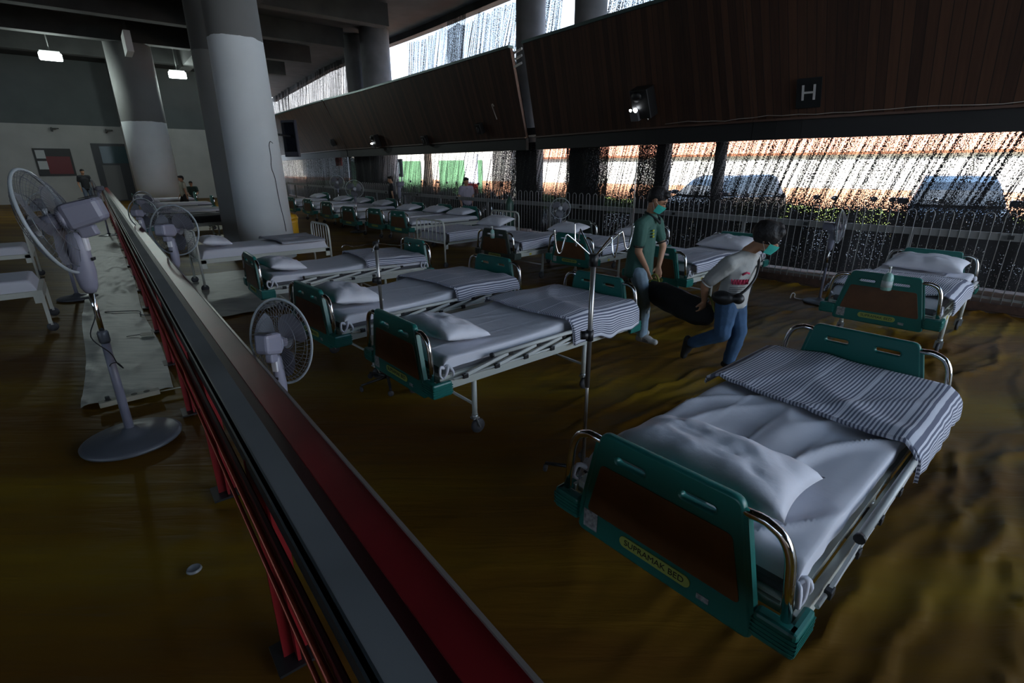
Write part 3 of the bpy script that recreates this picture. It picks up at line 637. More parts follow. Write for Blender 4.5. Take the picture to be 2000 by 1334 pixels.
row, topA = make_bed(2, .035, True); setbed(row, -.801, 3.293, .7107, 'teal hospital bed with an IV pole standing at its side, nearest of the left row')
place_pillow(row, 'plump white pillow on the bed behind the IV pole', .33, -.05, .12, .16, scale=1.05, seed=5)
place_blanket(row, topA, 'striped blanket with a tail hanging over the foot bumper, beside the man in green', 1.22, 2.08, .20, .04, seed=4)
bB = copy_tree(row); setbed(bB, -1.766, 4.256, .7594, 'teal hospital bed second in the left row, behind the thin pole with four hooks')
place_pillow(bB, 'white pillow with a drooping case on the second bed of the left row', .33, .0, -.05, .12, scale=1.12, seed=8)
place_blanket(bB, topA, 'striped blanket on the second bed of the left row', 1.20, 2.05, .10, .05, seed=6)
bC = copy_tree(row); setbed(bC, -3.09, 5.917, .6232 + .03, 'teal hospital bed third in the left row, its white side bar raised')
place_pillow(bC, 'white pillow on the third bed of the left row, next to the round fan', .30, -.1, .1, .15, scale=1.05, seed=9)
place_blanket(bC, topA, 'pale striped blanket on the third bed of the left row', 1.25, 2.05, .06, .04, seed=7)
# row with heads against the fence
def head_from_foot(x, y, th): return x + BL * cos(th), y + BL * sin(th)
hx, hy = head_from_foot(3.515, 4.647, .7367)
bR = copy_tree(row); setbed(bR, hx, hy, .7367 + pi, 'teal bed by the fence on the right with a soap bottle on its footboard')
place_pillow(bR, 'shiny wrinkled pillow against the headboard by the fence on the right', .30, 0, 0, -.18 + .3, scale=1.22, seed=11)
place_blanket(bR, topA, 'rumpled striped blanket on the bed by the fence at right', .95, 2.02, .10, .14, seed=9)
bG = copy_tree(row); setbed(bG, 3.488, 7.808, 3.84, 'teal hospital bed between the two men carrying the bag')
place_pillow(bG, 'large grey-white pillow on the bed between the two men', .32, 0, 0, .15, scale=1.25, seed=12)
place_blanket(bG, topA, 'striped blanket on the bed between the two men', 1.1, 2.04, .06, .10, seed=10)
bE = copy_tree(row); setbed(bE, 2.46, 9.237, 3.90, 'teal hospital bed partly behind the man in the green polo shirt')
place_pillow(bE, 'white pillow just right of the green polo shirt', .30, 0, 0, .15, scale=1.15, seed=13)
place_blanket(bE, topA, 'striped blanket seen between the IV pole hooks and the green polo shirt', 1.1, 2.04, .05, .10, seed=11)
GREYP = mat('dull_green_plastic', (.04, .055, .045), .45)
def recolour(e, m0, m1):
    for c in [x for x in bpy.data.objects if x.parent and (x.parent == e or x.parent.parent == e) and x.type == 'MESH' and x.data.materials and x.data.materials[0] == m0]:
        c.data = c.data.copy(); c.data.materials[0] = m1
bD = copy_tree(row); setbed(bD, 1.286, 9.819, 3.90, 'dull grey-green bed with a small soap bottle on its footboard')
recolour(bD, TEAL, GREYP)
place_pillow(bD, 'white pillow on the bed below the disc fan at the fence', .30, 0, 0, .15, scale=1.15, seed=14)
place_blanket(bD, topA, 'striped blanket on the bed below the disc fan at the fence', 1.05, 2.04, .05, .12, seed=12)
far, topF = make_bed(0, 0, True)
setbed(far, -1.089, 13.475, 3.90, 'teal bed left of the white railed bed in the far row')
FARB = [((-1.835, 14.246), 3.90, 'teal bed in the far row with two white spots on its dark footboard'),
        ((-3.937, 16.91), 3.88, 'teal bed in the far row in front of the round-headed fan'),
        ((-4.986, 18.23), 3.86, 'dark teal bed in the far row, second from the big column'),
        ((-6.007, 19.373), 3.86, 'dark teal bed in the far row, closest to the edge of the big column'),
        ((-7.6, 21.3), 3.86, 'farthest teal bed visible right of the big column'),
        ((-2.72, 15.0), 3.90, 'teal far-row bed left of the footboard with two white spots'),
        ((-8.85, 12.39), .67, 'bed with a dark cover directly behind the white railed bed near the barrier'),
        ((-10.6, 15.2), .66, 'pale bed left of the big column, in front of the dark covered bed\'s row'),
        ((-12.8, 18.0), .66, 'distant bed left of the big column, nearer of two below the walking man'),
        ((-15.1, 20.8), .66, 'distant bed left of the big column, below the walking man')]
fb = [far]
for (p, th, lab) in FARB: fb.append(setbed(copy_tree(far), p[0], p[1], th, lab))
pl = make_pillow(seed=3).obj('pillow', PILLOW); first = True
PL = ['white pillow on the far bed left of the white railed bed', 'lilac-white pillow on the far bed with two white spots', 'white pillow on the far bed in front of the round-headed fan', 'white pillow on the second far bed from the big column',
      'white pillow on the far bed closest to the big column', 'small pillow on the farthest teal bed', 'white pillow on the far bed behind the two white spots', 'pillow on the dark covered bed', 'pillow on the pale bed left of the big column', 'pillow on the nearer distant bed', 'pillow on the distant bed below the walking man']
for b_, lab in zip(fb, PL):
    if b_ in (fb[7],): continue
    place_pillow(b_, lab, .30, 0, 0, .15, scale=1.15, base=None if first else pl0)
    if first: pl0 = bpy.data.objects[[o.name for o in bpy.data.objects if o.name.startswith('pillow')][-1]]; first = False
bpy.data.objects.remove(pl)
DK = mat('dark_cover', (.035, .033, .038), .9)
place_blanket(fb[7], flat, 'dark cover spread over the bed behind the white railed bed', .10, 2.03, .12, .12, name='bed_cover', m=DK, seed=20)['group'] = 'dark covers'

# white enamel beds with railed ends
def make_white():
    e = empty('railed_bed'); L = 2.0
    for X, h in ((0, .90), (L, .86)):
        pts = [(X, -.42, .08), (X, -.42, h - .12)] + smooth_path([(X, -.42, h - .10), (X, -.395, h - .03), (X, -.33, h)], 4) + smooth_path([(X, .33, h), (X, .395, h - .03), (X, .42, h - .10)], 4) + [(X, .42, .08)]
        fr = MB().tube(pts, .017, 10).obj('headboard' if X == 0 else 'footboard', CREAM, e)
        b = MB()
        MB().cyl((X, -.42, .46), (X, .42, .46), .013, 8).obj('cross_rail', CREAM, fr)
        for k in range(6):
            y = -.30 + k * .12; MB().cyl((X, y, .46), (X, y, h - .004), .0085, 8).obj('spindle', CREAM, fr)
    f = MB()
    for s in (-1, 1): f.box((L / 2, s * .40, .455), (L - .02, .03, .06))
    for x in (.1, .7, 1.3, L - .1): f.box((x, 0, .46), (.03, .78, .03))
    f.box((L / 2, 0, .487), (L - .04, .78, .01)).obj('frame', CREAM, e)
    for x in (0, L):
        for s in (-1, 1):
            MB().prism([(x - .012, s * .42 - .012), (x + .012, s * .42 - .012), (x + .012, s * .42 + .012), (x - .012, s * .42 + .012)], .08, .12).obj('castor_fork', GALV, e)
            o = 1 if x == 0 else -1
            MB().box((x + o * .05, s * .405, .41), (.07, .02, .13)).obj('gusset', CREAM, e)
            MB().lathe([(.015, -.015), (.05, -.014), (.055, 0), (.05, .014), (.015, .015)], (x, s * .42 + .01, .055), 16, Matrix.Rotation(R(90), 4, 'X')).obj('castor_wheel', RUBBER, e)
    def fn(a, b):
        x = .04 + (L - .08) * a; y, h = sect(b, .40); ex = min(1, (1 - abs(2 * a - 1)) * 20) ** .4
        return Vector((x, y, .49 + .125 * h * ex + .005 * h * ex * sn(x * 3, y * 4)))
    MB().grid(fn, 50, 24).obj('mattress', SHEET, e); return e, (lambda x: .618)
w1, topW = make_white(); w1.location = (-4.966, 7.855, 0); w1.rotation_euler = (0, 0, .70)
tag(w1, 'white enamel bed with railed ends in front of the thick round column', 'bed', 'ward beds in rows')
w2 = copy_tree(w1, (-.151 + 2.0 * cos(3.94) * 0, 11.126, 0), 3.941, 'white railed bed left of the grey-green bed at the fence')
w3 = copy_tree(w1, (-7.15, 4.62, 0), .70, 'white enamel bed cut off by the left edge of the picture, behind the big fan')
w4 = copy_tree(w1, (-9.6, 7.2, 0), .70, 'white enamel bed behind the cage of the big fan at left')
for c in [c for c in bpy.data.objects if c.parent == w3 and c.name.startswith('footboard')]:
    for d in [d for d in bpy.data.objects if d.parent == c]: bpy.data.objects.remove(d)
    bpy.data.objects.remove(c)
MB().box((1.99, 0, .44), (.03, .86, .10)).obj('end_rail', CREAM, w3)
for s in (-1, 1): MB().box((1.99, s * .42, .27), (.035, .035, .34)).obj('leg', CREAM, w3)
place_pillow(w1, 'round white pillow on the white bed in front of the thick column', .30, -.02, 0, .12, scale=1.05, seed=21)
place_pillow(w2, 'pale pillow propped in the railed headboard at the fence', .28, 0, 0, .25, scale=1.2, seed=22)
place_blanket(w2, topW, 'blue-grey striped blanket hanging over the side of the white railed bed', .95, 1.97, .07, .14, seed=23)
PLAINB = mat('plain_grey_blanket', (.40, .40, .44), .9)
place_blanket(w1, topW, 'folded pale blanket on the white bed in front of the thick column', 1.15, 1.9, .02, .02, seed=24, m=PLAINB)['group'] = 'plain blankets'
# ================================================================== RED BARRIER with metal tray
REDP = mat('red_paint', (.20, .009, .012), .38, var=.25, vscale=3); REDD = mat('dark_red_paint', (.06, .004, .006), .5, var=.2, vscale=4)
TRAY = mat('grey_tray_steel', (.15, .155, .155), .75, 0, var=.15, vscale=2); TRAYD = mat('dark_tray_steel', (.045, .055, .06), .4, .5); TRIM = mat('pale_edge', (.28, .24, .22), .35, .4)
PIPE = mat('copper_red_pipe', (.30, .06, .03), .3, .5)
bar_ = empty('barrier', (0, 0, 0), 0, 'long red barrier with grey tray top crossing the floor diagonally', 'barrier')
def run(pts, name, m, s0=-1.2, s1=31):
    g = MB(); g.prism(pts, s0, s1)
    M = Matrix(((MD.x, 0, RD.x, 0), (MD.y, 0, RD.y, 0), (0, 1, 0, 0), (0, 0, 0, 1)))
    bmesh.ops.transform(g.b, matrix=M, verts=g.b.verts); return g.obj(name, m, bar_)
run([(.222, .900), (.296, .905), (.296, .930), (.222, .925)], 'tray', TRAY)
run([(.200, .865), (.222, .868), (.222, .926), (.216, .926), (.214, .875), (.205, .875), (.204, .925), (.198, .925)], 'tray_gutter', TRAYD)
run([(.296, .885), (.332, .895), (.332, .925), (.296, .917)], 'inner_flange', REDD)
run([(.332, .905), (.420, .930), (.420, .955), (.332, .932)], 'top_flange', REDP)
run([(.420, .80), (.428, .80), (.428, .962), (.418, .962)], 'rim', TRIM)
run([(.408, .78), (.420, .78), (.420, .93), (.408, .93)], 'side_plate', REDP)
for m_, z in ((.165, .82), (.185, .845), (.150, .79)): MB().cyl(Q(-1.2, m_, z), Q(31, m_, z), .0085 if z > .8 else .006, 8).obj('pipe', PIPE, bar_)
run([(.175, .74), (.185, .74), (.187, .86), (.177, .86)], 'side_plate', REDD)
for i in range(23):
    s = .35 + i * 1.32
    g = MB(); a, b = Q(s, .24, 0), Q(s, .24, .9)
    g.box((a.x, a.y, .44), (.012, .11, .90), Matrix.Rotation(R(38.4), 3, 'Z')); g.box((a.x, a.y, .44), (.09, .012, .90), Matrix.Rotation(R(38.4), 3, 'Z'))
    o = g.obj('post', REDP, bar_); MB().box((a.x, a.y, .012), (.16, .16, .012), Matrix.Rotation(R(38.4), 3, 'Z')).obj('foot_plate', BLACK, o)
# ================================================================== FENCE
FW = mat('fence_white_paint', (.36, .37, .37), .4, .2); FG = mat('fence_grey_rail', (.26, .265, .265), .5, .0)
fe = empty('fence', tuple(P(0, NF(0))), 0, 'white railing fence with hairpin bars and a wide grey rail along the hall', 'fence'); F0 = fe.location
def FP(u, z, dn=0): p = P(u, NF(u) + dn, z); return p - F0
g = MB(); u = 7.5
while u > -33:
    g.bar(FP(u, .945), FP(u - .5, .945), .03, .095); u -= .5
g.obj('rail', FG, fe)
g = MB(); u = 7.5
while u > -33:
    g.bar(FP(u, .16), FP(u - .5, .16), .025, .03); u -= .5
g.obj('bottom_rail', FG, fe)
nb = 0; rest = MB(); u = 4.6; step = .10; bars = []
while u > -30: bars.append(u); u -= step * 2
for k, u in enumerate(bars):
    tgt = MB() if k < 100 else rest; d = .0495
    pts = [FP(u + d, .10, -.022), FP(u + d, 1.19, -.022)] + [FP(u + d * cos(a), 1.19 + d * sin(a), -.022) for a in (.6, 1.2, 1.57, 1.95, 2.55)] + [FP(u - d, 1.19, -.022), FP(u - d, .10, -.022)]
    tgt.tube(pts, .0048, 5)
    if k < 100: tgt.obj('hairpin_bar', FW, fe)
rest.obj('hairpin_bar', FW, fe)['kind'] = 'stuff'
for i in range(16):
    u = 3.4 - i * 2.35; MB().box(tuple(FP(u, .48, .03)), (.045, .045, .98), Matrix.Rotation(TH, 3, 'Z')).obj('post', FG, fe)
    MB().box(tuple(FP(u + 1.0, .945, -.026)), (.06, .03, .05), Matrix.Rotation(TH, 3, 'Z')).obj('clamp', BLACK, fe)
# ================================================================== FANS
def make_fan():
    e = empty('standing_fan'); H = 1.15
    MB().lathe([(.205, 0), (.222, .004), (.224, .016), (.205, .026), (.12, .038), (.045, .052), (.03, .075), (.0, .076)], seg=40).obj('base', FAND, e)
    MB().tube([(0, 0, .05), (0, 0, .58)], [.021, .018], 12).obj('lower_pole', FANP, e)
    MB().cyl((0, 0, .56), (0, 0, .84), .011, 12).obj('chrome_pole', CHROME, e)
    MB().lathe([(.019, .545), (.024, .555), (.024, .60), (.018, .61)], seg=14).obj('collar', FAND, e)
    g = MB(); g.lathe([(.020, .80), (.034, .83), (.042, .90), (.040, 1.0), (.034, 1.07), (.02, 1.085)], seg=16); bmesh.ops.scale(g.b, vec=(1.05, .85, 1), verts=g.b.verts); nk = g.obj('neck', FANP, e)
    MB().box((-.034, 0, 1.03), (.018, .042, .065), bev=.006).obj('hinge_plate', mat('pale_plastic', (.62, .62, .66), .4), nk)
    for k in range(4): MB().box((-.045, -.015 + .010 * k, .96), (.008, .007, .014)).obj('button', BLACK, nk)
    hd = []
    g = MB(); g.box((-.065, 0, .004), (.155, .122, .118), bev=.022)
    for v in g.b.verts:
        t = max(0, min(1, (-v.co.x - .06) / .08)); v.co.y *= 1 - .22 * t; v.co.z = v.co.z * (1 - .12 * t) + .006 * t
    g.lathe([(.05, 0), (.062, .012), (.055, .03), (.03, .036)], (.0, 0, 0), 20, Matrix.Rotation(R(90), 4, 'Y')); hd.append(g.obj('motor_housing', FANP, e))
    hd.append(MB().box((-.04, 0, -.075), (.07, .05, .05), bev=.01).obj('tilt_bracket', FANP, e))
    for k in range(5): hd.append(MB().box((-.105, -.0, .055 - .008 * k + .012), (.05, .09, .002)).obj('vent_slot', BLACK, e))
    RY = Matrix.Rotation(R(90), 4, 'Y'); Rr = .235; cx = .075
    hd.append(MB().ring((cx, 0, 0), Rr, .0075, RY, 48, 6).obj('rim_band', mat('rim_plastic', (.32, .36, .38), .35), e))
    for nm, s in (('front_grille', 1), ('rear_grille', -1)):
        g = MB()
        for k in range(52):
            a = 2 * pi * k / 52; pts = []
            for t in (0, .25, .5, .75, .9, 1): rad = Rr * (.22 + .78 * t); pts.append((cx + s * .062 * (1 - t ** 3), rad * cos(a + .25 * (1 - t)), rad * sin(a + .25 * (1 - t))))
            g.tube(pts, .0010, 3, caps=False)
        for t, w in ((.22, .003), (.62, .0016), (.9, .0016)): g.ring((cx + s * .062 * (1 - ((t - .22) / .78) ** 3), 0, 0), Rr * t, w, RY, 36, 4)
        hd.append(g.obj(nm, mat('grille_wire', (.16, .17, .19), .35, .3), e))
    hd.append(MB().lathe([(.045, 0), (.043, .006), (.02, .010), (.0, .011)], (cx + .062, 0, 0), 20, RY).obj('badge', mat('badge_grey', (.4, .42, .46), .3), e))
    for k in range(3):
        g = MB(); a0 = 2 * pi * k / 3
        g.grid(lambda x, y: Vector((cx + .018 * (y - .5) * 2, (.03 + .165 * x) * cos(a0 + (y - .5) * 1.35 * (.6 + .5 * sin(pi * x)) + .5 * x), (.03 + .165 * x) * sin(a0 + (y - .5) * 1.35 * (.6 + .5 * sin(pi * x)) + .5 * x))), 8, 8)
        o = g.obj('blade', mat('smoked_blade', (.12, .12, .14), .3), e); hd.append(o)
    hd.append(MB().cyl((.03, 0, 0), (cx + .03, 0, 0), .034, 16).obj('hub', FANP, e))
    for o in hd: o['head'] = 1
    return e
def pose_fan(e, x, y, rz, tilt, sc, lab):
    e.location = (x, y, 0); e.rotation_euler = (0, 0, rz); e.scale = (sc, sc, .885 if sc < .8 else sc); tag(e, lab, 'fan', 'standing fans'); M = Matrix.Translation((0, 0, 1.15)) @ Matrix.Rotation(tilt, 4, 'Y')
    for c in bpy.data.objects:
        if c.parent == e and c.get('head'): c.matrix_local = M
    return e
F0_ = make_fan()
FANS = [(-2.66, 3.10, R(203), R(14), 1.32, 'big grey-violet pedestal fan close at left, seen from behind'),
        (-6.35, 7.15, R(-75), R(0), 1.08, 'pedestal fan behind the cage of the big close fan'),
        (-11.3, 14.3, R(215), R(0), 1.10, 'third pedestal fan left of the barrier, near its far end'),
        (-1.12, 2.23, R(80), R(8), .69, 'pedestal fan with clear cage just over the barrier, head seen from behind'),
        (-3.42, 5.1, R(88), R(5), 1.05, 'pedestal fan over the barrier in front of the white bed'),
        (-5.8, 8.05, R(90), R(5), .98, 'pedestal fan over the barrier behind the one in front of the white bed'),
        (-8.1, 11.4, R(95), R(0), .95, 'small distant fan over the barrier, nearest the round columns'),
        (1.0, 10.6, R(-95), R(-8), .86, 'pedestal fan at the fence with a pale disc cage facing the camera'),
        (4.29, 6.80, R(-40), R(-3), .90, 'pedestal fan by the fence near the right-hand bed, cage turned away'),
        (-4.5, 15.0, R(-70), R(-5), 1.05, 'round-headed fan glinting in the far row'),
        (-3.35, 15.6, R(190), R(0), 1.15, 'white fan on a thick pole turned sideways in the far row'),
        (-6.6, 19.9, R(-70), R(0), 1.1, 'farthest pedestal fan beside the big column')]
fans = [F0_]
for i in range(1, len(FANS)): fans.append(copy_tree(F0_))
for e, a in zip(fans, FANS): pose_fan(e, *a)
# cable wound round the big fan
MB().tube(smooth_path([(-2.70, 3.12, 1.02), (-2.64, 3.06, .92), (-2.69, 3.04, .78), (-2.62, 3.07, .66), (-2.57, 3.04, .60), (-2.53, 3.03, .57), (-2.58, 3.05, .60), (-2.66, 3.08, .56), (-2.72, 3.14, .40), (-2.78, 3.25, .2), (-2.95, 3.45, .04), (-3.10, 3.60, .03)], 6), .0035, 5).obj('power_cord', BLACK, None)
pc = bpy.data.objects['power_cord']; bpy.context.view_layer.update(); pc.parent = fans[0]; pc.matrix_parent_inverse = fans[0].matrix_world.inverted()
# power strip
e = empty('power_strip', (-3.10, 3.70, .018), R(42), 'long beige power strip on the floor behind the big fan base', 'power strip'); BEIGE = mat('beige_plastic', (.36, .33, .25), .5)
MB().box((0, 0, .022), (.40, .07, .042), bev=.006).obj('body', BEIGE, e)
for k in range(4): MB().cyl((-.14 + k * .085, 0, .044), (-.14 + k * .085, 0, .046), .022, 14).obj('socket', mat('socket_dark', (.07, .065, .05), .6), e)
MB().box((-.14, 0, .062), (.03, .03, .03), bev=.005).obj('plug', BLACK, e)
MB().tube(smooth_path([(-2.95, 3.84, .03), (-2.78, 3.93, .035), (-2.62, 3.90, .04), (-2.48, 3.80, .05), (-2.40, 3.74, .10)], 6), .007, 6).obj('extension_cord', BEIGE)
tag(bpy.data.objects['extension_cord'], 'beige cord running from the power strip to the barrier post', 'cord')
MB().tube(smooth_path([(-5.3, 6.3, .03), (-4.9, 6.35, .03), (-4.7, 6.15, .03), (-4.3, 6.3, .03), (-4.0, 6.0, .03)], 6), .006, 5).obj('loose_wire', BLACK); tag(bpy.data.objects['loose_wire'], 'thin dark cord lying on the pale sheet left of the barrier', 'cord')
MB().lathe([(.032, 0), (.034, .004), (.030, .012), (.026, .014), (.024, .006), (0, .006)], (-1.50, 1.88, .01), 24).obj('cup_lid', mat('clear_plastic', (.25, .25, .25), .15)); tag(bpy.data.objects['cup_lid'], 'small clear plastic lid lying on the dark floor left of the barrier', 'lid')
e = empty('adaptor', (-4.1, 5.35, .02), R(20), 'small beige adaptor lying on the pale sheet beside the barrier', 'adaptor'); MB().box((0, 0, .02), (.12, .05, .035), bev=.01).obj('case', BEIGE, e); MB().tube(smooth_path([(-.06, 0, .02), (-.12, .03, .01), (-.2, .02, .005)], 4), .004, 5).obj('lead', BLACK, e)
# ================================================================== IV STANDS
STEEL = mat('dull_steel', (.38, .37, .35), .3, .85)
def make_iv(H=1.36, span=.20, n=4, up=.11, r=.0135):
    e = empty('iv_stand')
    MB().cyl((0, 0, .05), (0, 0, .90), r * .72, 12).obj('lower_pole', STEEL, e) if n else None
    MB().cyl((0, 0, .62), (0, 0, H), r, 12).obj('upper_pole', STEEL, e)
    k = MB(); k.cyl((-.05, 0, .93), (-.012, 0, .93), .024, 14); k.cyl((0, 0, .90), (0, 0, .96), r * 1.5, 12); k.obj('height_knob', BLACK, e)
    MB().cyl((0, 0, H - .05), (0, 0, H + .015), r * 1.7, 12).obj('hub', BLACK, e)
    for i in range(n):
        a = 2 * pi * i / n + .35; c = Vector((cos(a), sin(a), 0)); z = H
        pts = smooth_path([c * .01 + Vector((0, 0, z)), c * span * .72 + Vector((0, 0, z + up)), c * span * .82 + Vector((0, 0, z + up)), c * span * .93 + Vector((0, 0, z + up * .35)), c * span * 1.03 + Vector((0, 0, z + up * .30)), c * span * 1.10 + Vector((0, 0, z + up * .75)), c * span * 1.14 + Vector((0, 0, z + up * 1.35))], 5)
        MB().tube(pts, .0042, 6).obj('hook', CHROME, e)
    for i in range(5):
        a = 2 * pi * i / 5 + .2; c = Vector((cos(a), sin(a), 0)); l_ = MB().tube([c * .01 + Vector((0, 0, .085)), c * .24 + Vector((0, 0, .06))], [.014, .010], 8).obj('base_leg', BLACK, e)
        MB().lathe([(.01, -.01), (.024, -.009), (.026, 0), (.024, .009), (.01, .01)], c * .24 + Vector((0, 0, .027)), 12, Matrix.Rotation(a + pi / 2, 4, 'Z') @ Matrix.Rotation(R(90), 4, 'X')).obj('castor', RUBBER, l_)
    return e
iv = make_iv(); iv.location = (.425, 2.60, 0); iv.rotation_euler = (0, 0, 0); tag(iv, 'steel IV pole with curled hooks standing between the nearest two beds', 'IV stand', 'IV stands')
iv2 = make_iv(1.23, .23, 4, -.02); iv2.location = (-1.08, 4.02, 0); iv2.rotation_euler = (0, 0, -.2); tag(iv2, 'thin IV pole with four low hooks behind the headboard of the left bed', 'IV stand', 'IV stands')
iv3 = empty('iv_stand', (1.86, 7.9, 0), 0, 'tall bare IV rod rising behind the man in green', 'IV stand', 'IV stands')
MB().cyl((0, 0, .05), (0, 0, 1.20), .011, 8).obj('lower_pole', STEEL, iv3); MB().cyl((0, 0, 1.15), (0, 0, 1.90), .008, 8).obj('upper_pole', mat('bright_steel', (.6, .6, .6), .3, .6), iv3)
for i in range(4): a = pi * i / 2; MB().tube([(0, 0, .07), (.2 * cos(a), .2 * sin(a), .03)], .012, 6).obj('base_leg', BLACK, iv3)
# ================================================================== SIGN, SPEAKERS, FLOODLIGHTS on the fascia
def on_fascia(u, y, dn=0):     # y 0 foot, 1 head
    return P(u, NB(u), FZ0).lerp(P(u, NT(u), FZ1), y) + (-WN_(u)) * dn
def WN_(u): a = P(u - .5, NB(u - .5)); b = P(u + .5, NB(u + .5)); d = (b - a).normalized(); return Vector((-d.y, d.x, 0))
def frame_on(u, y, dn):
    c = on_fascia(u, y, dn); a = P(u - .3, NB(u - .3)); b = P(u + .3, NB(u + .3)); X = (b - a).normalized(); up = (P(u, NT(u), FZ1) - P(u, NB(u), FZ0)).normalized(); Z = X.cross(up); M = Matrix((X, up, Z)).transposed().to_4x4(); M.translation = c; return M
SB = mat('sign_black', (.012, .014, .015), .4); SW = mat('sign_letter', (.62, .62, .62), .5)
def put(name, M, lab, cat): e = empty(name); e.matrix_world = M; return tag(e, lab, cat)
e = put('letter_sign', frame_on(-.76, .18, .045), 'black square sign with a pale letter H on the timber panel', 'sign')
MB().box((0, 0, 0), (.36, .46, .02), bev=.004).obj('board', SB, e); mesh_obj('letter', text_mesh('H', .34, .003, Matrix.Translation((0, 0, .014))), SW, e)
LENS = mat('lamp_lens', (.8, .8, .8), .2, emit=(.9, .95, 1), estr=6)
def flood(u, y, sc, lab):
    e = put('floodlight_box', frame_on(u, y, .17) @ Matrix.Diagonal((sc, sc, sc, 1)), lab, 'speaker')
    MB().box((.02, .03, 0), (.42, .56, .26), bev=.02).obj('cabinet', BLACK, e); MB().ell((-.02, .19, .14), (.12, .10, .06)).obj('dome', BLACK, e)
    b = MB().box((-.13, -.16, .10), (.20, .22, .16), bev=.01).obj('lamp_body', mat('lamp_grey', (.12, .12, .13), .5), e)
    MB().lathe([(.045, 0), (.045, .012), (0, .014)], (-.07, -.05, .17), 16).obj('lens', LENS, e); MB().lathe([(.028, 0), (.028, .01), (0, .012)], (-.19, -.05, .17), 12).obj('lens', LENS, e)
    MB().tube([(.1, -.2, .1), (.16, -.27, .12), (.12, -.3, .1)], .012, 6).obj('bracket', CHROME, e); return e
flood(-3.75, .22, 1.0, 'black speaker box with two small bright lamps on the timber panel')
flood(-16.4, .10, .8, 'small black speaker with a bright lamp far along the timber panel')
def speaker(u, y, lab):
    e = put('small_speaker', frame_on(u, y, .10), lab, 'speaker'); MB().box((0, 0, 0), (.22, .30, .16), bev=.015).obj('cabinet', BLACK, e); MB().lathe([(.07, 0), (.075, .01), (.05, .004), (0, .0)], (0, 0, .085), 16).obj('cone', mat('cone_grey', (.05, .05, .055), .4), e)
speaker(-12.9, .06, 'small round speaker low on the timber panel left of the gap'); speaker(-9.7, .16, 'dark speaker near the white hook on the timber panel'); speaker(-20.9, .16, 'tiny dark speaker on the farthest timber panel')
e = put('wall_hook', frame_on(-8.9, .36, .03), 'small white hooked bracket on the timber panel left of the gap', 'hook'); MB().tube(smooth_path([(0, -.22, 0), (0, .1, .01), (.02, .18, .02), (.06, .2, .02), (.08, .14, .02)], 5), .014, 6).obj('hook', mat('hook_white', (.6, .56, .5), .5), e)
g = MB(); g.tube([P(u / 4 - 3.4, NB(u / 4 - 3.4) - .05, FZ0 + .055 + .012 * sin(u * .9) * (u % 3)) for u in range(0, 44)], .006, 5); tag(g.obj('cable', mat('white_cable', (.45, .40, .36), .5)), 'thin pale cable strung along the foot of the right timber panel', 'cable')
# hanging loudspeaker next to the big column
e = empty('hanging_monitor', (-5.04, 12.35, 2.42), R(-20), 'grey flat monitor hanging beside the big round column', 'monitor')
MB().box((0, 0, 0), (.40, .07, .78), bev=.01).obj('housing', mat('monitor_grey', (.06, .06, .08), .3), e); MB().box((0, -.038, .03), (.34, .006, .62)).obj('screen', mat('dark_screen', (.01, .012, .02), .06), e); MB().cyl((.42, -1.03, .05), (0, .03, .05), .022, 8).obj('wall_arm', BLACK, e)
# ceiling floodlamps (lit) and the beam end coloured as lit
def lamp(x, y, z, lab, pw=55):
    e = empty('ceiling_floodlamp', (x, y, z), math.atan2(-y, -x), lab, 'lamp', 'lit lamps under the ceiling')
    MB().box((0, 0, .05), (.34, .62, .12), bev=.02).obj('housing', mat('lamp_white', (.6, .6, .6), .4), e)
    MB().box((.10, 0, -.10), (.30, .70, .16), Matrix.Rotation(R(-30), 3, 'Y'), bev=.04).obj('diffuser', mat('lamp_glow', (1, 1, 1), .3, emit=(.85, 1, .97), estr=10), e)
    MB().cyl((0, 0, .1), (0, 0, 6.95 - z), .02, 8).obj('drop_rod', GALV, e)
    ld = bpy.data.lights.new('lamp', 'POINT'); lo = bpy.data.objects.new('lamp', ld); COL.objects.link(lo); ld.energy = pw; ld.color = (.86, 1, .95); ld.shadow_soft_size = .3; lo.parent = e; lo.location = (.35, 0, -.45)
lamp(-18.0, 22.2, 6.0, 'lit white floodlamp hanging at far left under the dark ceiling'); lamp(-15.5, 26.1, 5.95, 'lit white floodlamp between the left column and the big column')
MB().box(tuple(Q(26.5, 2.1, 6.3)), (.22, 1.6, .7), Matrix.Rotation(R(38.4), 3, 'Z')).obj('trim_beam_end', mat('lit_beam_tone', (.5, .5, .5), .6))['kind'] = 'structure'  # pale colour stands in for light catching the beam end
g = MB()
# far wall: doorway, notice window, small fixtures, pipes at left
def on_wall(t, z, d=-.02): p = WP(t, d, z); M = Matrix.Rotation(R(38.4), 4, 'Z'); M.translation = p; return M
WM = mat('door_grey', (.035, .038, .045), .5)
e = empty('door_1'); e.matrix_world = on_wall(-.6, 0); e['kind'] = 'structure'; MB().box((0, 0, 1.55), (2.3, .08, 3.1)).obj('door_panel', WM, e); MB().box((-.2, -.05, 2.5), (1.2, .03, .9)).obj('door_glass', mat('door_glass', (.05, .09, .10), .15), e); MB().box((-.45, -.05, 1.0), (.8, .03, 1.9)).obj('door_leaf', mat('door_leaf', (.12, .12, .12), .5), e)
e = empty('window_1'); e.matrix_world = on_wall(-3.45, 0); e['kind'] = 'structure'; MB().box((0, 0, 2.1), (1.55, .08, 1.4)).obj('window_frame', mat('dark_frame', (.02, .02, .02), .5), e); MB().box((.18, -.05, 1.95), (1.0, .03, .9)).obj('window_pane', mat('red_pane', (.14, .012, .016), .4), e)
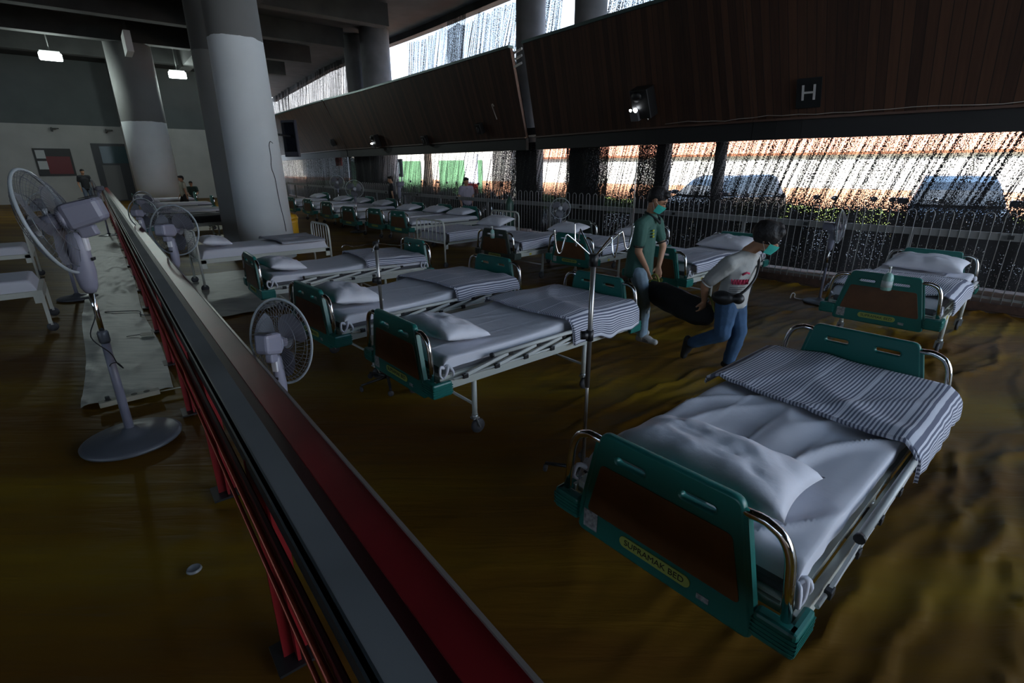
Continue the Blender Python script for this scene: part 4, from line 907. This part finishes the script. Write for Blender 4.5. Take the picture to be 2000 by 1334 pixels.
for z in (2.5, 1.95): tag(MB().box((-.5, -.06, z), (.38, .02, .42)).obj('paper_notice', mat('paper', (.5, .52, .52), .7)), 'white paper notice taped in the red window, %s one' % ('upper' if z > 2.3 else 'lower'), 'notice').matrix_world = on_wall(-3.45, 0)
for t, lab in ((-6.6, 'small dark bracket on the far wall left of the red window'), (-3.2, 'small dark bracket on the far wall right of the red window'), (-.9, 'small dark bracket above the far doorway')):
    e = empty('wall_bracket'); e.matrix_world = on_wall(t, 3.75); tag(e, lab, 'bracket'); MB().box((0, -.1, 0), (.08, .25, .2), bev=.02).box((.15, -.2, .05), (.3, .06, .05)).obj('arm', BLACK, e)
for x, y, r, lab in ((-16.2, 15.2, .10, 'thick grey pipe standing at the left edge of the picture'), (-16.7, 15.1, .05, 'thin dark pipe beside the thick one at the left edge')):
    tag(MB().cyl((x, y, 0), (x, y, 6.9), r, 14).obj('standpipe', mat('pipe_grey', (.12, .12, .12), .5)), lab, 'pipe')
# ================================================================== BIN, CYLINDER, BOTTLES
e = empty('pedal_bin', (-5.0, 11.62, 0), 0, 'tall yellow waste bin beside the thick round column', 'bin'); YEL = mat('yellow_plastic', (.62, .33, .015), .4)
MB().lathe([(.11, 0), (.14, .04), (.15, .62), (.16, .70), (.0, .71)], seg=24).obj('body', YEL, e); MB().lathe([(.165, .70), (.17, .73), (.14, .79), (.05, .83), (0, .835)], seg=24).obj('lid', YEL, e)
e = empty('gas_cylinder', (-.05, 12.35, 0), 0, 'dark green gas cylinder standing at the fence behind the railed bed', 'gas cylinder')
MB().lathe([(.09, 0), (.10, .02), (.10, .95), (.085, 1.04), (.04, 1.10), (.03, 1.14), (0, 1.14)], seg=20).obj('shell', mat('cylinder_green', (.03, .075, .055), .4), e); MB().box((0, 0, 1.18), (.04, .04, .09)).box((.05, 0, 1.2), (.10, .02, .02)).obj('valve', BLACK, e)
def bottle(bed, lab, y, sc=1, white=True):
    e = empty('pump_bottle'); M = Matrix.Translation(bed.location) @ Matrix.Rotation(bed.rotation_euler.z, 4, 'Z') @ Matrix.Translation((BL + .058, y, .70)); e.matrix_world = M; e.scale = (sc,) * 3; tag(e, lab, 'bottle', 'soap bottles on footboards')
    MB().lathe([(.028, 0), (.034, .006), (.034, .09), (.026, .115), (.013, .125), (.0, .126)], seg=16).obj('body', mat('soap_green', (.30, .52, .45), .25), e); MB().lathe([(.0345, .025), (.0345, .07)], seg=16).obj('label_band', mat('bottle_label', (.55, .62, .6), .5), e)
    p = MB().cyl((0, 0, .12), (0, 0, .165), .007, 8).obj('pump', WHITE, e); MB().box((.012, 0, .168), (.04, .014, .010), bev=.003).obj('nozzle', WHITE, p)
    h = MB(); h.tube([(-.03, -.02, .10), (-.05, -.02, .13), (-.065, -.02, .125)], .004, 5).obj('hanger', WHITE, e)
bottle(bR, 'pale green pump bottle clipped to the footboard of the right-hand fence bed', .03, 1.3); bottle(bD, 'pale green pump bottle on the dull grey-green footboard', 0, 1.1)
# white cup-like peg by the fence fan, brown strap on footboard
e = empty('cable_loop', (3.98, 6.98, .015), 0, 'white looped plug and cord on the floor left of the fence fan', 'cord'); MB().tube(smooth_path([(0, 0, 0), (.01, 0, .06), (.035, .0, .075), (.06, 0, .055), (.06, 0, .01), (.11, -.04, .0), (.2, -.08, .0)], 5), .008, 6).obj('cord', WHITE, e)
# ================================================================== PARKED BIKES AND CARS outside
BK = mat('bike_black', (.02, .02, .022), .3); TY = mat('tyre', (.02, .02, .02), .8)
def make_bike():
    e = empty('motorbike')
    for x in (-.62, .62):
        w = MB().ring((x, 0, .28), .245, .038, Matrix.Rotation(R(90), 4, 'X'), 24, 8).obj('wheel', TY, e); g = MB()
        for k in range(6): a = pi * k / 3; g.tube([(x, 0, .28), (x + .24 * cos(a), 0, .28 + .24 * sin(a))], .008, 4)
        g.obj('rim', GALV, w)
    blob('fairing', [((-.1, 0, .52), (.34, .13, .13)), ((.34, 0, .62), (.14, .15, .26)), ((-.5, 0, .68), (.30, .11, .11)), ((.0, 0, .36), (.24, .12, .12))], BK, .025, e)
    MB().box((-.30, 0, .80), (.72, .24, .08), Matrix.Rotation(R(4), 3, 'Y'), bev=.03).obj('seat', mat('seat_vinyl', (.03, .025, .025), .6), e)
    for s in (-1, 1): MB().tube([(.62, s * .07, .28), (.44, s * .06, .92)], .02, 8).obj('fork', GALV, e)
    MB().tube(smooth_path([(.32, -.34, 1.0), (.40, -.2, 1.03), (.42, 0, .98), (.40, .2, 1.03), (.32, .34, 1.0)], 4), .014, 8).obj('handlebar', BLACK, e)
    for s in (-1, 1):
        m_ = MB().tube([(.40, s * .22, 1.03), (.38, s * .30, 1.20)], .006, 5).obj('mirror_stem', BLACK, e); MB().ell((.38, s * .31, 1.24), (.015, .06, .045)).obj('mirror', CHROME, m_)
    MB().ell((.52, 0, .90), (.09, .11, .09)).obj('headlamp', mat('headlamp', (.4, .4, .42), .1), e)
    return e
bk = make_bike(); BL_ = ['motorbike parked behind the fence directly right of the right-hand bed', 'motorbike behind the fence just above the right-hand bed', 'motorbike behind the fence right of the fence fan', 'motorbike behind the fence at the fence fan',
      'motorbike behind the net between the bent man and the fan', 'motorbike behind the fence behind the bent man', 'motorbike behind the fence between the two men', 'motorbike behind the fence right of the man in green', 'motorbike just left of the man in green, behind the fence',
      'motorbike in front of the dark post left of the man in green', 'motorbike in the far row outside, nearest the two round columns', 'second motorbike outside left of the two round columns', 'third motorbike outside left of the round columns', 'motorbike outside below the tree trunk', 'motorbike outside in front of the left green shutter', 'motorbike outside below the notice board']
bu = [3.2, 2.35, 1.5, .65, -.2, -1.05, -1.9, -2.75, -3.6, -5.0, -10.2, -11.3, -12.5, -13.8, -15.2, -16.6]
for i, (u, lab) in enumerate(zip(bu, BL_)):
    o = bk if i == 0 else copy_tree(bk); o.location = P(u, NB(u) + 1.95 + .1 * sin(i * 3), -.02); o.rotation_euler = (0, 0, TH - pi / 2 + .25 * sin(i * 2.3) + .15); tag(o, lab, 'motorbike', 'motorbikes parked outside the fence')
CG = mat('car_glass', (.02, .025, .03), .08)
def make_car(colour, name, tall=1.62, L=4.1):
    e = empty('car'); m = mat(name, colour, .35, .2, coat=.3)
    def shell(g, prof, w0, w1, z0, z1, nm, mm, par):
        # prof: side outline; width narrows with height
        vs = [[], []]
        for s in (0, 1):
            for x, z in prof: w = w0 + (w1 - w0) * max(0, min(1, (z - z0) / (z1 - z0))); vs[s].append(g.b.verts.new((x, (w / 2) * (1 if s else -1), z)))
        n = len(prof); g.b.faces.new(vs[0][::-1]); g.b.faces.new(vs[1])
        for i in range(n): g.b.faces.new((vs[0][i], vs[0][(i + 1) % n], vs[1][(i + 1) % n], vs[1][i]))
        o = g.obj(nm, mm, par); md = o.modifiers.new('b', 'BEVEL'); md.width = .05; md.segments = 3; md.limit_method = 'ANGLE'; return o
    h = L / 2
    bodyp = [(-h, .35), (-h, .75), (-h + .06, .98), (h - 1.25, 1.02), (h - .2, .86), (h, .70), (h, .32), (h - .45, .26), (-h + .4, .26)]
    shell(MB(), bodyp, 1.70, 1.66, .3, 1, 'body', m, e)
    shell(MB(), [(-h + .10, .97), (-h + .35, tall - .06), (-h + .7, tall), (h - 1.9, tall - .02), (h - 1.55, tall - .14), (h - 1.0, .99)], 1.62, 1.22, .97, tall, 'cabin', m, e)
    ws = MB(); ws.grid(lambda x, y: Vector((h - 1.0 - .56 * y + .035, (x - .5) * (1.46 - .24 * y), 1.02 + (tall - .20 - 1.02) * y + .01)), 4, 4); ws.obj('windscreen', CG, e)
    for s in (-1, 1):
        g = MB(); g.prism([(-h + .45, 0), (-h + .55, .46), (h - 1.75, .46), (h - 1.2, 0)], -.006, .006); M = Matrix.Translation((0, s * .79, 1.05)) @ Matrix.Rotation(s * R(18), 4, 'X') @ Matrix.Rotation(R(90), 4, 'X'); bmesh.ops.transform(g.b, matrix=M, verts=g.b.verts); g.obj('side_window', CG, e)
        MB().box((h - 1.15, s * .93, 1.08), (.10, .20, .13), bev=.03).obj('mirror', m, e)
        MB().box((h - .06, s * .62, .72), (.10, .34, .14), bev=.02).obj('headlamp', mat('headlamp', (.4, .4, .42), .1), e)
        for x in (-h + .75, h - .8): MB().lathe([(.17, -.09), (.31, -.09), (.33, 0), (.31, .09), (.17, .09)], (x, s * .76, .32), 24, Matrix.Rotation(R(90), 4, 'X')).obj('wheel', TY, e)
    MB().box((h - .01, 0, .62), (.06, .8, .12), bev=.01).obj('grille', BLACK, e); MB().box((h + .0, 0, .45), (.04, .5, .12)).obj('licence_plate', WHITE, e); return e
c1 = make_car((.02, .025, .035), 'car_dark_blue'); c1.location = P(1.15, 6.4, -.02); c1.rotation_euler = (0, 0, R(-126)); tag(c1, 'dark car parked outside the net on the far right, windscreen toward the hall', 'car')
c2 = make_car((.06, .07, .085), 'car_grey', 1.58, 4.2); c2.location = P(-4.3, 6.9, -.02); c2.rotation_euler = (0, 0, R(-150)); tag(c2, 'dark grey car parked outside the net behind the two men', 'car')
# ================================================================== PEOPLE
HAIR = mat('black_hair', (.012, .010, .010), .6, bump=.6, bscale=60); EYE = mat('eye', (.02, .015, .012), .2); MASK = mat('turquoise_mask', (.05, .50, .42), .7, bump=.3, bscale=40)
def lerp(a, b, t): return Vector(a).lerp(Vector(b), t)
def hand_segs(wr, d, palm_n, side, curl=.9, sc=1.0):
    """palm plus five separate fingers of unequal length; d = direction of the hand, palm_n = palm normal, side = thumb side"""
    wr, d, n = Vector(wr), Vector(d).normalized(), Vector(palm_n).normalized(); t = d.cross(n).normalized() * side; S = []
    for k in (-.026, -.009, .009, .026): S.append((wr, .020 * sc, wr + d * .075 * sc + t * k * sc, .0125 * sc))
    for k, (off, ln) in enumerate(((.030, .070), (.010, .078), (-.010, .073), (-.029, .056))):
        p = wr + d * .078 * sc + t * off * sc; dd = d; r = .0092 * sc
        for j, fr in enumerate((.42, .33, .25)):
            ang = curl * (.5 + .45 * j); nd = (d * cos(ang) + n * sin(ang)).normalized(); q = p + nd * ln * fr * sc; S.append((p, r, q, r * .92)); p = q; r *= .92
    p = wr + d * .02 * sc + t * .028 * sc; q = p + (d * .6 + t * .8 + n * .3).normalized() * .036 * sc; w = q + (d * .8 + n * .7).normalized() * .030 * sc
    S += [(p, .013 * sc, q, .0105 * sc), (q, .0105 * sc, w, .009 * sc)]
    return S
def make_person(name, base, az, J, cols, lab, cat='person', voxel=.009, mask=None, hairvol=1.0, extras=None, head_az=None, tilt=.2, detail=True):
    """J holds joints in (forward, left, up) of the standing point; a single continuous body wearing clothes as parts"""
    e = empty(name, base, az, lab, cat); V = {k: Vector(v) for k, v in J.items()}
    ha = (head_az or 0); hc = V['head']; T = tilt; R3 = Matrix.Rotation(ha, 3, 'Z') @ Matrix.Rotation(T, 3, 'Y')
    def H(x, y, z): return hc + R3 @ Vector((x, y, z))
    def E(r): return (r[0], r[1], r[2], ha, T)
    S = [(H(-.012, 0, .018), E((.095, .074, .090))), (H(.012, 0, -.035), E((.070, .058, .070))), (H(.04, 0, -.075), E((.030, .032, .024))),
         (H(.082, 0, -.004), .010, H(.100, 0, -.030), .0125), (H(.074, 0, .028), .016), (H(.085, 0, -.058), E((.012, .022, .008)))]
    for s in (-1, 1): S.append((H(-.005, s * .076, -.008), E((.018, .008, .030))))
    S.append((H(-.02, 0, -.05), .050, V['neck'], .052))
    S.append((V['neck'], .055, V['chest'], (.085, .12, .09, 0)))
    S.append((V['chest'], (.095, .140, .11, 0), V['hip'], (.09, .125, .10, 0)))
    for s in ('r', 'l'):
        S += [(V['neck'] - Vector((0, 0, .04)), .05, V['sh_' + s], .052), (V['sh_' + s], .050, V['el_' + s], .038), (V['el_' + s], .038, V['wr_' + s], .025)]
        hd = (V['wr_' + s] - V['el_' + s]).normalized()
        if detail: S += hand_segs(V['wr_' + s], J.get('hd_' + s, hd), J.get('pn_' + s, (1, 0, 0)), -1 if s == 'r' else 1)
        else: S.append((V['wr_' + s], .026, V['wr_' + s] + hd * .13, .018))
        S += [(V['hp_' + s], .085, V['kn_' + s], .056), (V['kn_' + s], .054, lerp(V['kn_' + s], V['an_' + s], .35), .052), (lerp(V['kn_' + s], V['an_' + s], .35), .052, V['an_' + s], .036), (V['an_' + s], .036, V['to_' + s], .025)]
    body = blob('body', S, SKIN, voxel, e, 2); N = len(body.data.polygons)
    # hair
    hs = [(H(-.026, 0, .036), E((.098 * hairvol, .083 * hairvol, .086 * hairvol))), (H(-.055, 0, -.01), E((.060, .070, .065))), (H(.045, 0, .085), E((.045, .060, .030)))]
    if hairvol > 1.1: hs += [(H(.02, .03, .10), .05), (H(.05, -.02, .085), .045), (H(-.06, .05, .08), .05), (H(-.09, -.03, .05), .05)]
    blob('hair', hs, HAIR, voxel, e, 1)
    if detail:
        for s in (-1, 1): MB().ell(H(.083, s * .030, .008), (.008, .012, .008)).obj('eye', EYE, e)
        for s in (-1, 1): MB().tube([H(.086, s * .016, .026), H(.084, s * .034, .031), H(.074, s * .048, .026)], .0035, 5).obj('eyebrow', HAIR, e)
    # clothes
    sh = [(V['neck'] - Vector((0, 0, .03)), .066, V['chest'], (.118, .155, .12, 0)), (V['chest'], (.122, .168, .13, 0), V['hem'], cols.get('hemr', (.13, .165, .05, 0)))]
    for s in ('r', 'l'):
        mid = lerp(V['sh_' + s], V['el_' + s], cols.get('sleeve', .62)); sh += [(V['neck'] - Vector((0, 0, .05)), .07, V['sh_' + s], .068), (V['sh_' + s], .070, mid, .062)]
        if detail: MB().ring(mid + (mid - V['sh_' + s]).normalized() * .050, .050, .007, (mid - V['sh_' + s]).normalized().to_track_quat('Z', 'Y').to_matrix(), 20, 6).obj('cuff', cols.get('trim', cols['shirt']), e)
    shirt = blob('shirt', sh, cols['shirt'], voxel, e, 3)
    if detail:
        for v in shirt.data.vertices: v.co += v.normal * .007 * (sn(v.co.x * 9, v.co.y * 9, v.co.z * 7) + .6 * max(0, 1 - 4 * abs(sn(v.co.x * 5 + v.co.z * 4, v.co.y * 4, v.co.z * 2))))
    tr = [(V['hip'] + Vector((0, 0, .03)), (.118, .148, .08, 0), V['hip'] - Vector((0, 0, .05)), (.115, .15, .07, 0))]
    for s in ('r', 'l'):
        k_, a_ = V['kn_' + s], V['an_' + s]; ta = lerp(k_, a_, cols.get('leg', .93)); tr += [(V['hp_' + s], .098, k_, .070), (k_, .070, ta, .056)]
        sd = V['to_' + s] - V['an_' + s]; sdn = sd.normalized(); heel = V['an_' + s] - sdn * .035 + (V['so_' + s] if 'so_' + s in V else Vector((0, 0, -.045)))
        blob('shoe', [(V['an_' + s] + Vector((0, 0, -.01)), .046, heel, .034), (heel, .036, V['to_' + s], .034), (V['an_' + s], .040, lerp(V['an_' + s], V['to_' + s], .6), .036)], cols['shoe'], voxel, e, 2)
    tb = blob('trousers', tr, cols['trousers'], voxel, e, 3)
    if detail:
        for v in tb.data.vertices: v.co += v.normal * .005 * (sn(v.co.x * 8, v.co.y * 8, v.co.z * 16) + .8 * max(0, 1 - 4 * abs(sn(v.co.x * 4, v.co.y * 4, v.co.z * 9))))
    if mask:
        g = MB()
        def fn(a, b):
            th = (a - .5) * 2.3; z = -.018 - .085 * b; rr_ = .088 + .022 * math.exp(-(th / .5) ** 2) * (1 - .3 * b) - .018 * b * b; return H(rr_ * cos(th) + .006, .070 * sin(th) / sin(1.15) * (1 - .18 * b), z + .006 * sin(b * 12) * .3)
        mo = g.grid(fn, 16, 10).obj('face_mask', mask, e)
        for s in (-1, 1): MB().tube([H(.045, s * .070, -.02), H(.0, s * .083, -.002), H(-.012, s * .080, -.03), H(.04, s * .064, -.085)], .0016, 4).obj('ear_loop', WHITE, mo)
    return e, H, V
AZ = R(-25)
GSH = mat('green_polo', (.045, .12, .095), .85, bump=.3, bscale=40); GTR = mat('polo_trim', (.012, .02, .02), .85)
JN1 = mat('pale_jeans', (.26, .36, .44), .85, var=.25, vscale=7, bump=.3, bscale=40); SH1 = mat('white_trainers', (.42, .40, .38), .6)
J1 = dict(head=(.0, -.02, 1.485), neck=(-.07, 0, 1.345), chest=(-.13, 0, 1.16), hip=(-.15, 0, .80), hem=(-.15, 0, .72), sh_r=(-.10, -.175, 1.245), sh_l=(-.06, .175, 1.245),
          el_r=(-.10, -.20, .985), el_l=(.03, .19, 1.00), wr_r=(-.03, -.10, .800), wr_l=(.04, .07, .815), hd_r=(.15, .25, -.9), hd_l=(.1, -.2, -.9), pn_r=(.2, 1, 0), pn_l=(.2, -1, 0),
          hp_r=(-.12, -.09, .76), hp_l=(-.14, .09, .76), kn_r=(-.03, -.10, .42), kn_l=(-.13, .12, .41), an_r=(-.02, -.11, .085), an_l=(-.20, .13, .085), to_r=(.13, -.12, .04), to_l=(-.05, .15, .04))
p1, H1, V1 = make_person('person', (1.47, 5.19, 0), AZ - R(8), J1, dict(shirt=GSH, trim=GTR, trousers=JN1, shoe=SH1, hemr=(.15, .175, .05, 0)), 'man in green polo shirt and turquoise mask standing, holding the black bag', mask=MASK, tilt=.55, hairvol=1.05)
g = MB(); g.tube([(-.12, -.02, 1.36), (-.06, -.07, 1.345), (.01, -.05, 1.30), (.03, 0, 1.26), (.01, .05, 1.30), (-.06, .07, 1.345), (-.12, .02, 1.36)], .014, 6).obj('collar', GTR, p1)
for k in range(3): MB().box((-.005 + .002 * k, -.075, 1.19 - .03 * k), (.012, .03, .018)).obj('emblem', mat('emblem_yellow', (.5, .5, .05), .7), p1)
for s, x, y in (('r', .045, -.115), ('l', -.125, .14)):
    for k in range(3): MB().tube([(x - .03 + .022 * k, y - .036, .03), (x - .04 + .022 * k, y - .030, .075), (x - .045 + .022 * k, y, .098)], .004, 5).obj('shoe_stripe', BLACK, p1)
for z, y in ((.42, -.17), (.36, -.165)): MB().ell((.03, -.125, z), (.012, .03, .022)).obj('torn_patch', mat('jean_tear', (.55, .60, .62), .9), p1)
WTS = mat('grey_white_tee', (.40, .40, .38), .85, bump=.3, bscale=40); JN2 = mat('blue_jeans', (.035, .085, .17), .85, var=.3, vscale=7, bump=.3, bscale=40); SH2 = mat('dark_trainers', (.02, .02, .022), .6)
J2 = dict(head=(.20, -.0, 1.245), neck=(.065, 0, 1.125), chest=(.015, 0, .97), hip=(-.03, 0, .69), hem=(-.02, 0, .66), sh_r=(-.01, -.17, 1.035), sh_l=(.04, .17, 1.035),
          el_r=(-.19, -.19, .83), el_l=(-.16, .20, .83), wr_r=(-.22, -.10, .66), wr_l=(-.22, .09, .66), hd_r=(-.2, .25, -.8), hd_l=(-.2, -.25, -.8), pn_r=(-1, .4, 0), pn_l=(-1, -.4, 0),
          hp_r=(-.02, -.085, .66), hp_l=(-.02, .085, .66), kn_r=(-.02, -.09, .39), kn_l=(.05, .09, .39), an_r=(-.30, -.09, .235), an_l=(-.005, .09, .085), to_r=(-.36, -.09, .095), to_l=(.13, .09, .04), so_r=(-.05, 0, .0))
p2, H2, V2 = make_person('person', (1.95, 4.28, 0), AZ - R(22), J2, dict(shirt=WTS, trousers=JN2, shoe=SH2, sleeve=.75, hemr=(.125, .155, .05, 0)), 'man in grey-white T-shirt and blue jeans striding bent forward, pulling the black bag', mask=MASK, tilt=.45, hairvol=1.25, head_az=R(15))
PINK = mat('pink_print', (.62, .05, .12), .8)
def on_chest(ph, z, k=.013):    # lies on the curved front of the T-shirt
    t = max(0, min(1, (.97 - z) / .28)); return Vector((.015 - .045 * t + (.122 + k) * cos(R(ph)), (.168 + k) * sin(R(ph)), z))
for k in range(6):
    a = -78 + 9.5 * k; MB().tube([on_chest(a, .905), on_chest(a + 3, .865), on_chest(a + 6, .90), on_chest(a + 8, .862)], .0065, 5).obj('print_stroke', PINK, p2)
MB().tube([on_chest(-50, .945), on_chest(-38, .965), on_chest(-28, .955)], .008, 5).obj('print_stroke', PINK, p2)
for k in range(4): MB().tube([on_chest(a, .835 - .016 * k) for a in (-78, -65, -52, -40, -28)], .0026, 4).obj('print_line', mat('print_dark', (.10, .10, .10), .8), p2)
MB().tube(smooth_path([(.10, .14, 1.06), (.15, .03, 1.0), (.165, -.06, .90), (.12, -.15, .80), (.02, -.175, .745)], 5), .011, 6).obj('sling_strap', BLACK, p2)
blob('waist_bag', [((-.02, -.19, .74), (.10, .055, .065, 0)), ((.10, -.15, .745), (.05, .05, .05, 0))], BLACK, .012, p2)
MB().ring((-.02, 0, .655), .112, .012, Matrix.Diagonal((1, 1.2, 1)), 28, 6).obj('shirt_hem', mat('white_hem', (.6, .6, .6), .8), p2)
# the long black bag they carry
a = Vector((1.47, 5.19, 0)) + Matrix.Rotation(AZ - R(8), 3, 'Z') @ Vector((.03, -.02, .66)); b = Vector((1.95, 4.28, 0)) + Matrix.Rotation(AZ - R(22), 3, 'Z') @ Vector((-.24, 0, .60))
d = (b - a); pts = []
bag_e = empty('carry_bag', tuple(a.lerp(b, .5)), 0, 'long black soft bag slung between the two men', 'bag'); ctr = a.lerp(b, .5)
segs = []; K = 7
for i in range(K):
    t0, t1 = i / K, (i + 1) / K; q = lambda t: a.lerp(b, t) - Vector((0, 0, .10 + .0 * sin(pi * t))) - ctr; rr_ = lambda t: .095 + .03 * sin(pi * min(1, max(0, t))) ** .5
    segs.append((q(t0), (rr_(t0) * .9, rr_(t0) * .9, rr_(t0) * 1.15, 0), q(t1), (rr_(t1) * .9, rr_(t1) * .9, rr_(t1) * 1.15, 0)))
bb = blob('bag_body', segs, DARK, .012, bag_e, 3)
for v in bb.data.vertices: v.co += v.normal * .012 * sn(v.co.x * 7, v.co.y * 7, v.co.z * 11)
for s, p in ((1, a), (-1, b)): o = p - ctr; MB().tube(smooth_path([o + Vector((-.05, .03, -.06)), o + Vector((-.02, .01, .06)), o + Vector((.02, -.02, .07)), o + Vector((.06, -.05, -.06))], 4), .011, 6).obj('handle', mat('olive_strap', (.20, .19, .03), .8), bag_e)
# distant people
def stand(x, y, az, h, lab, top, bottom, walk=0.0, name='person'):
    k = h / 1.68; m1 = mat('cloth_' + top[0], top[1], .85); m2 = mat('cloth_' + bottom[0], bottom[1], .85)
    J = dict(head=(.02, 0, 1.57), neck=(-.01, 0, 1.43), chest=(0, 0, 1.25), hip=(0, 0, .92), hem=(0, 0, .86), sh_r=(0, -.18, 1.37), sh_l=(0, .18, 1.37), el_r=(-.05, -.23, 1.10), el_l=(.02, .23, 1.10), wr_r=(.05 + walk * .1, -.22, .86), wr_l=(-.02, .22, .86),
             hp_r=(0, -.09, .88), hp_l=(0, .09, .88), kn_r=(.04 + walk * .2, -.10, .48), kn_l=(.02 - walk * .05, .10, .48), an_r=(walk * .25, -.10, .085), an_l=(-walk * .28, .10, .10), to_r=(.13 + walk * .25, -.10, .04), to_l=(.13 - walk * .28, .10, .045))
    J = {a_: (v[0] * k, v[1] * k, v[2] * k) for a_, v in J.items()}
    return make_person(name, (x, y, 0), az, J, dict(shirt=m1, trousers=m2, shoe=SH2), lab, voxel=.022, detail=False, tilt=.15)[0]
stand(-12.9, 20.6, R(230), 1.50, 'distant person in beige T-shirt walking beyond the beds left of the big column', ('beige', (.38, .36, .28)), ('dark', (.02, .02, .02)), .6)
stand(-19.2, 23.7, R(-30), 1.76, 'distant person in dark clothes standing at the far end of the red barrier', ('black', (.015, .016, .02)), ('blueish', (.10, .13, .18)))
stand(-4.1, 17.9, R(200), 1.50, 'dark-clothed distant person standing at the fence near the orange-lit net', ('black', (.015, .016, .02)), ('dark', (.02, .02, .02)))
stand(P(-9.6, 0).x + .9, P(-9.6, 0).y + 1.0, R(-60), 1.50, 'person in a lavender shirt standing behind the fence left of the gas cylinder', ('lavender', (.40, .36, .45)), ('navy', (.02, .03, .07)))

def sit(x, y, az, lab, top):
    m1 = mat('cloth_' + top[0], top[1], .85); k = .95
    J = dict(head=(.04, 0, 1.10), neck=(0, 0, .97), chest=(-.02, 0, .80), hip=(-.04, 0, .50), hem=(-.03, 0, .50), sh_r=(0, -.18, .92), sh_l=(0, .18, .92), el_r=(.08, -.22, .68), el_l=(.08, .22, .68), wr_r=(.28, -.14, .60), wr_l=(.28, .14, .60),
             hp_r=(.02, -.09, .50), hp_l=(.02, .09, .50), kn_r=(.40, -.11, .50), kn_l=(.40, .11, .50), an_r=(.42, -.11, .085), an_l=(.42, .11, .085), to_r=(.56, -.11, .04), to_l=(.56, .11, .04))
    p = make_person('person', (x, y, 0), az, J, dict(shirt=m1, trousers=mat('cloth_dark', (.02, .02, .02), .85), shoe=SH2), lab, voxel=.022, detail=False, tilt=.1)[0]
    st = empty('stool', (x, y, 0), az, 'dark stool under the distant seated person', 'stool'); MB().lathe([(.17, .37), (.18, .38), (.18, .405), (0, .41)], (-.02, 0, 0), 20).obj('seat', BLACK, st)
    for s in (-1, 1):
        for q in (-1, 1): MB().cyl((-.02 + s * .10, q * .10, .38), (-.02 + s * .14, q * .14, 0), .015, 8).obj('leg', BLACK, st)
    return p
sit(-15.0, 24.6, R(-60), 'distant person in a dark green shirt sitting left of the walking person', ('dark_green', (.03, .06, .05)))
MB().tube(smooth_path([(-5.17 + .50 * cos(a_), 10.75 + .50 * sin(a_), z_) for a_, z_ in ((-.30, 2.25), (-.42, 2.28), (-.50, 2.20), (-.50, 2.0), (-.55, 1.8), (-.47, 1.6), (-.45, 1.3), (-.42, 1.05), (-.36, .8), (-.34, .55))], 5), .006, 5).obj('hanging_wire', BLACK)
o = bpy.data.objects['hanging_wire']; tag(o, 'thin black wire hanging down the front of the thick round column', 'wire')
for v in o.data.vertices:
    d = Vector((v.co.x + 5.17, v.co.y - 10.75, 0)); rr_ = .53 * (1 - .2 * (v.co.z + .02) / 7.32) + .006; dl = d.length; v.co.x = -5.17 + d.x / dl * (rr_ + (dl - .5)); v.co.y = 10.75 + d.y / dl * (rr_ + (dl - .5))
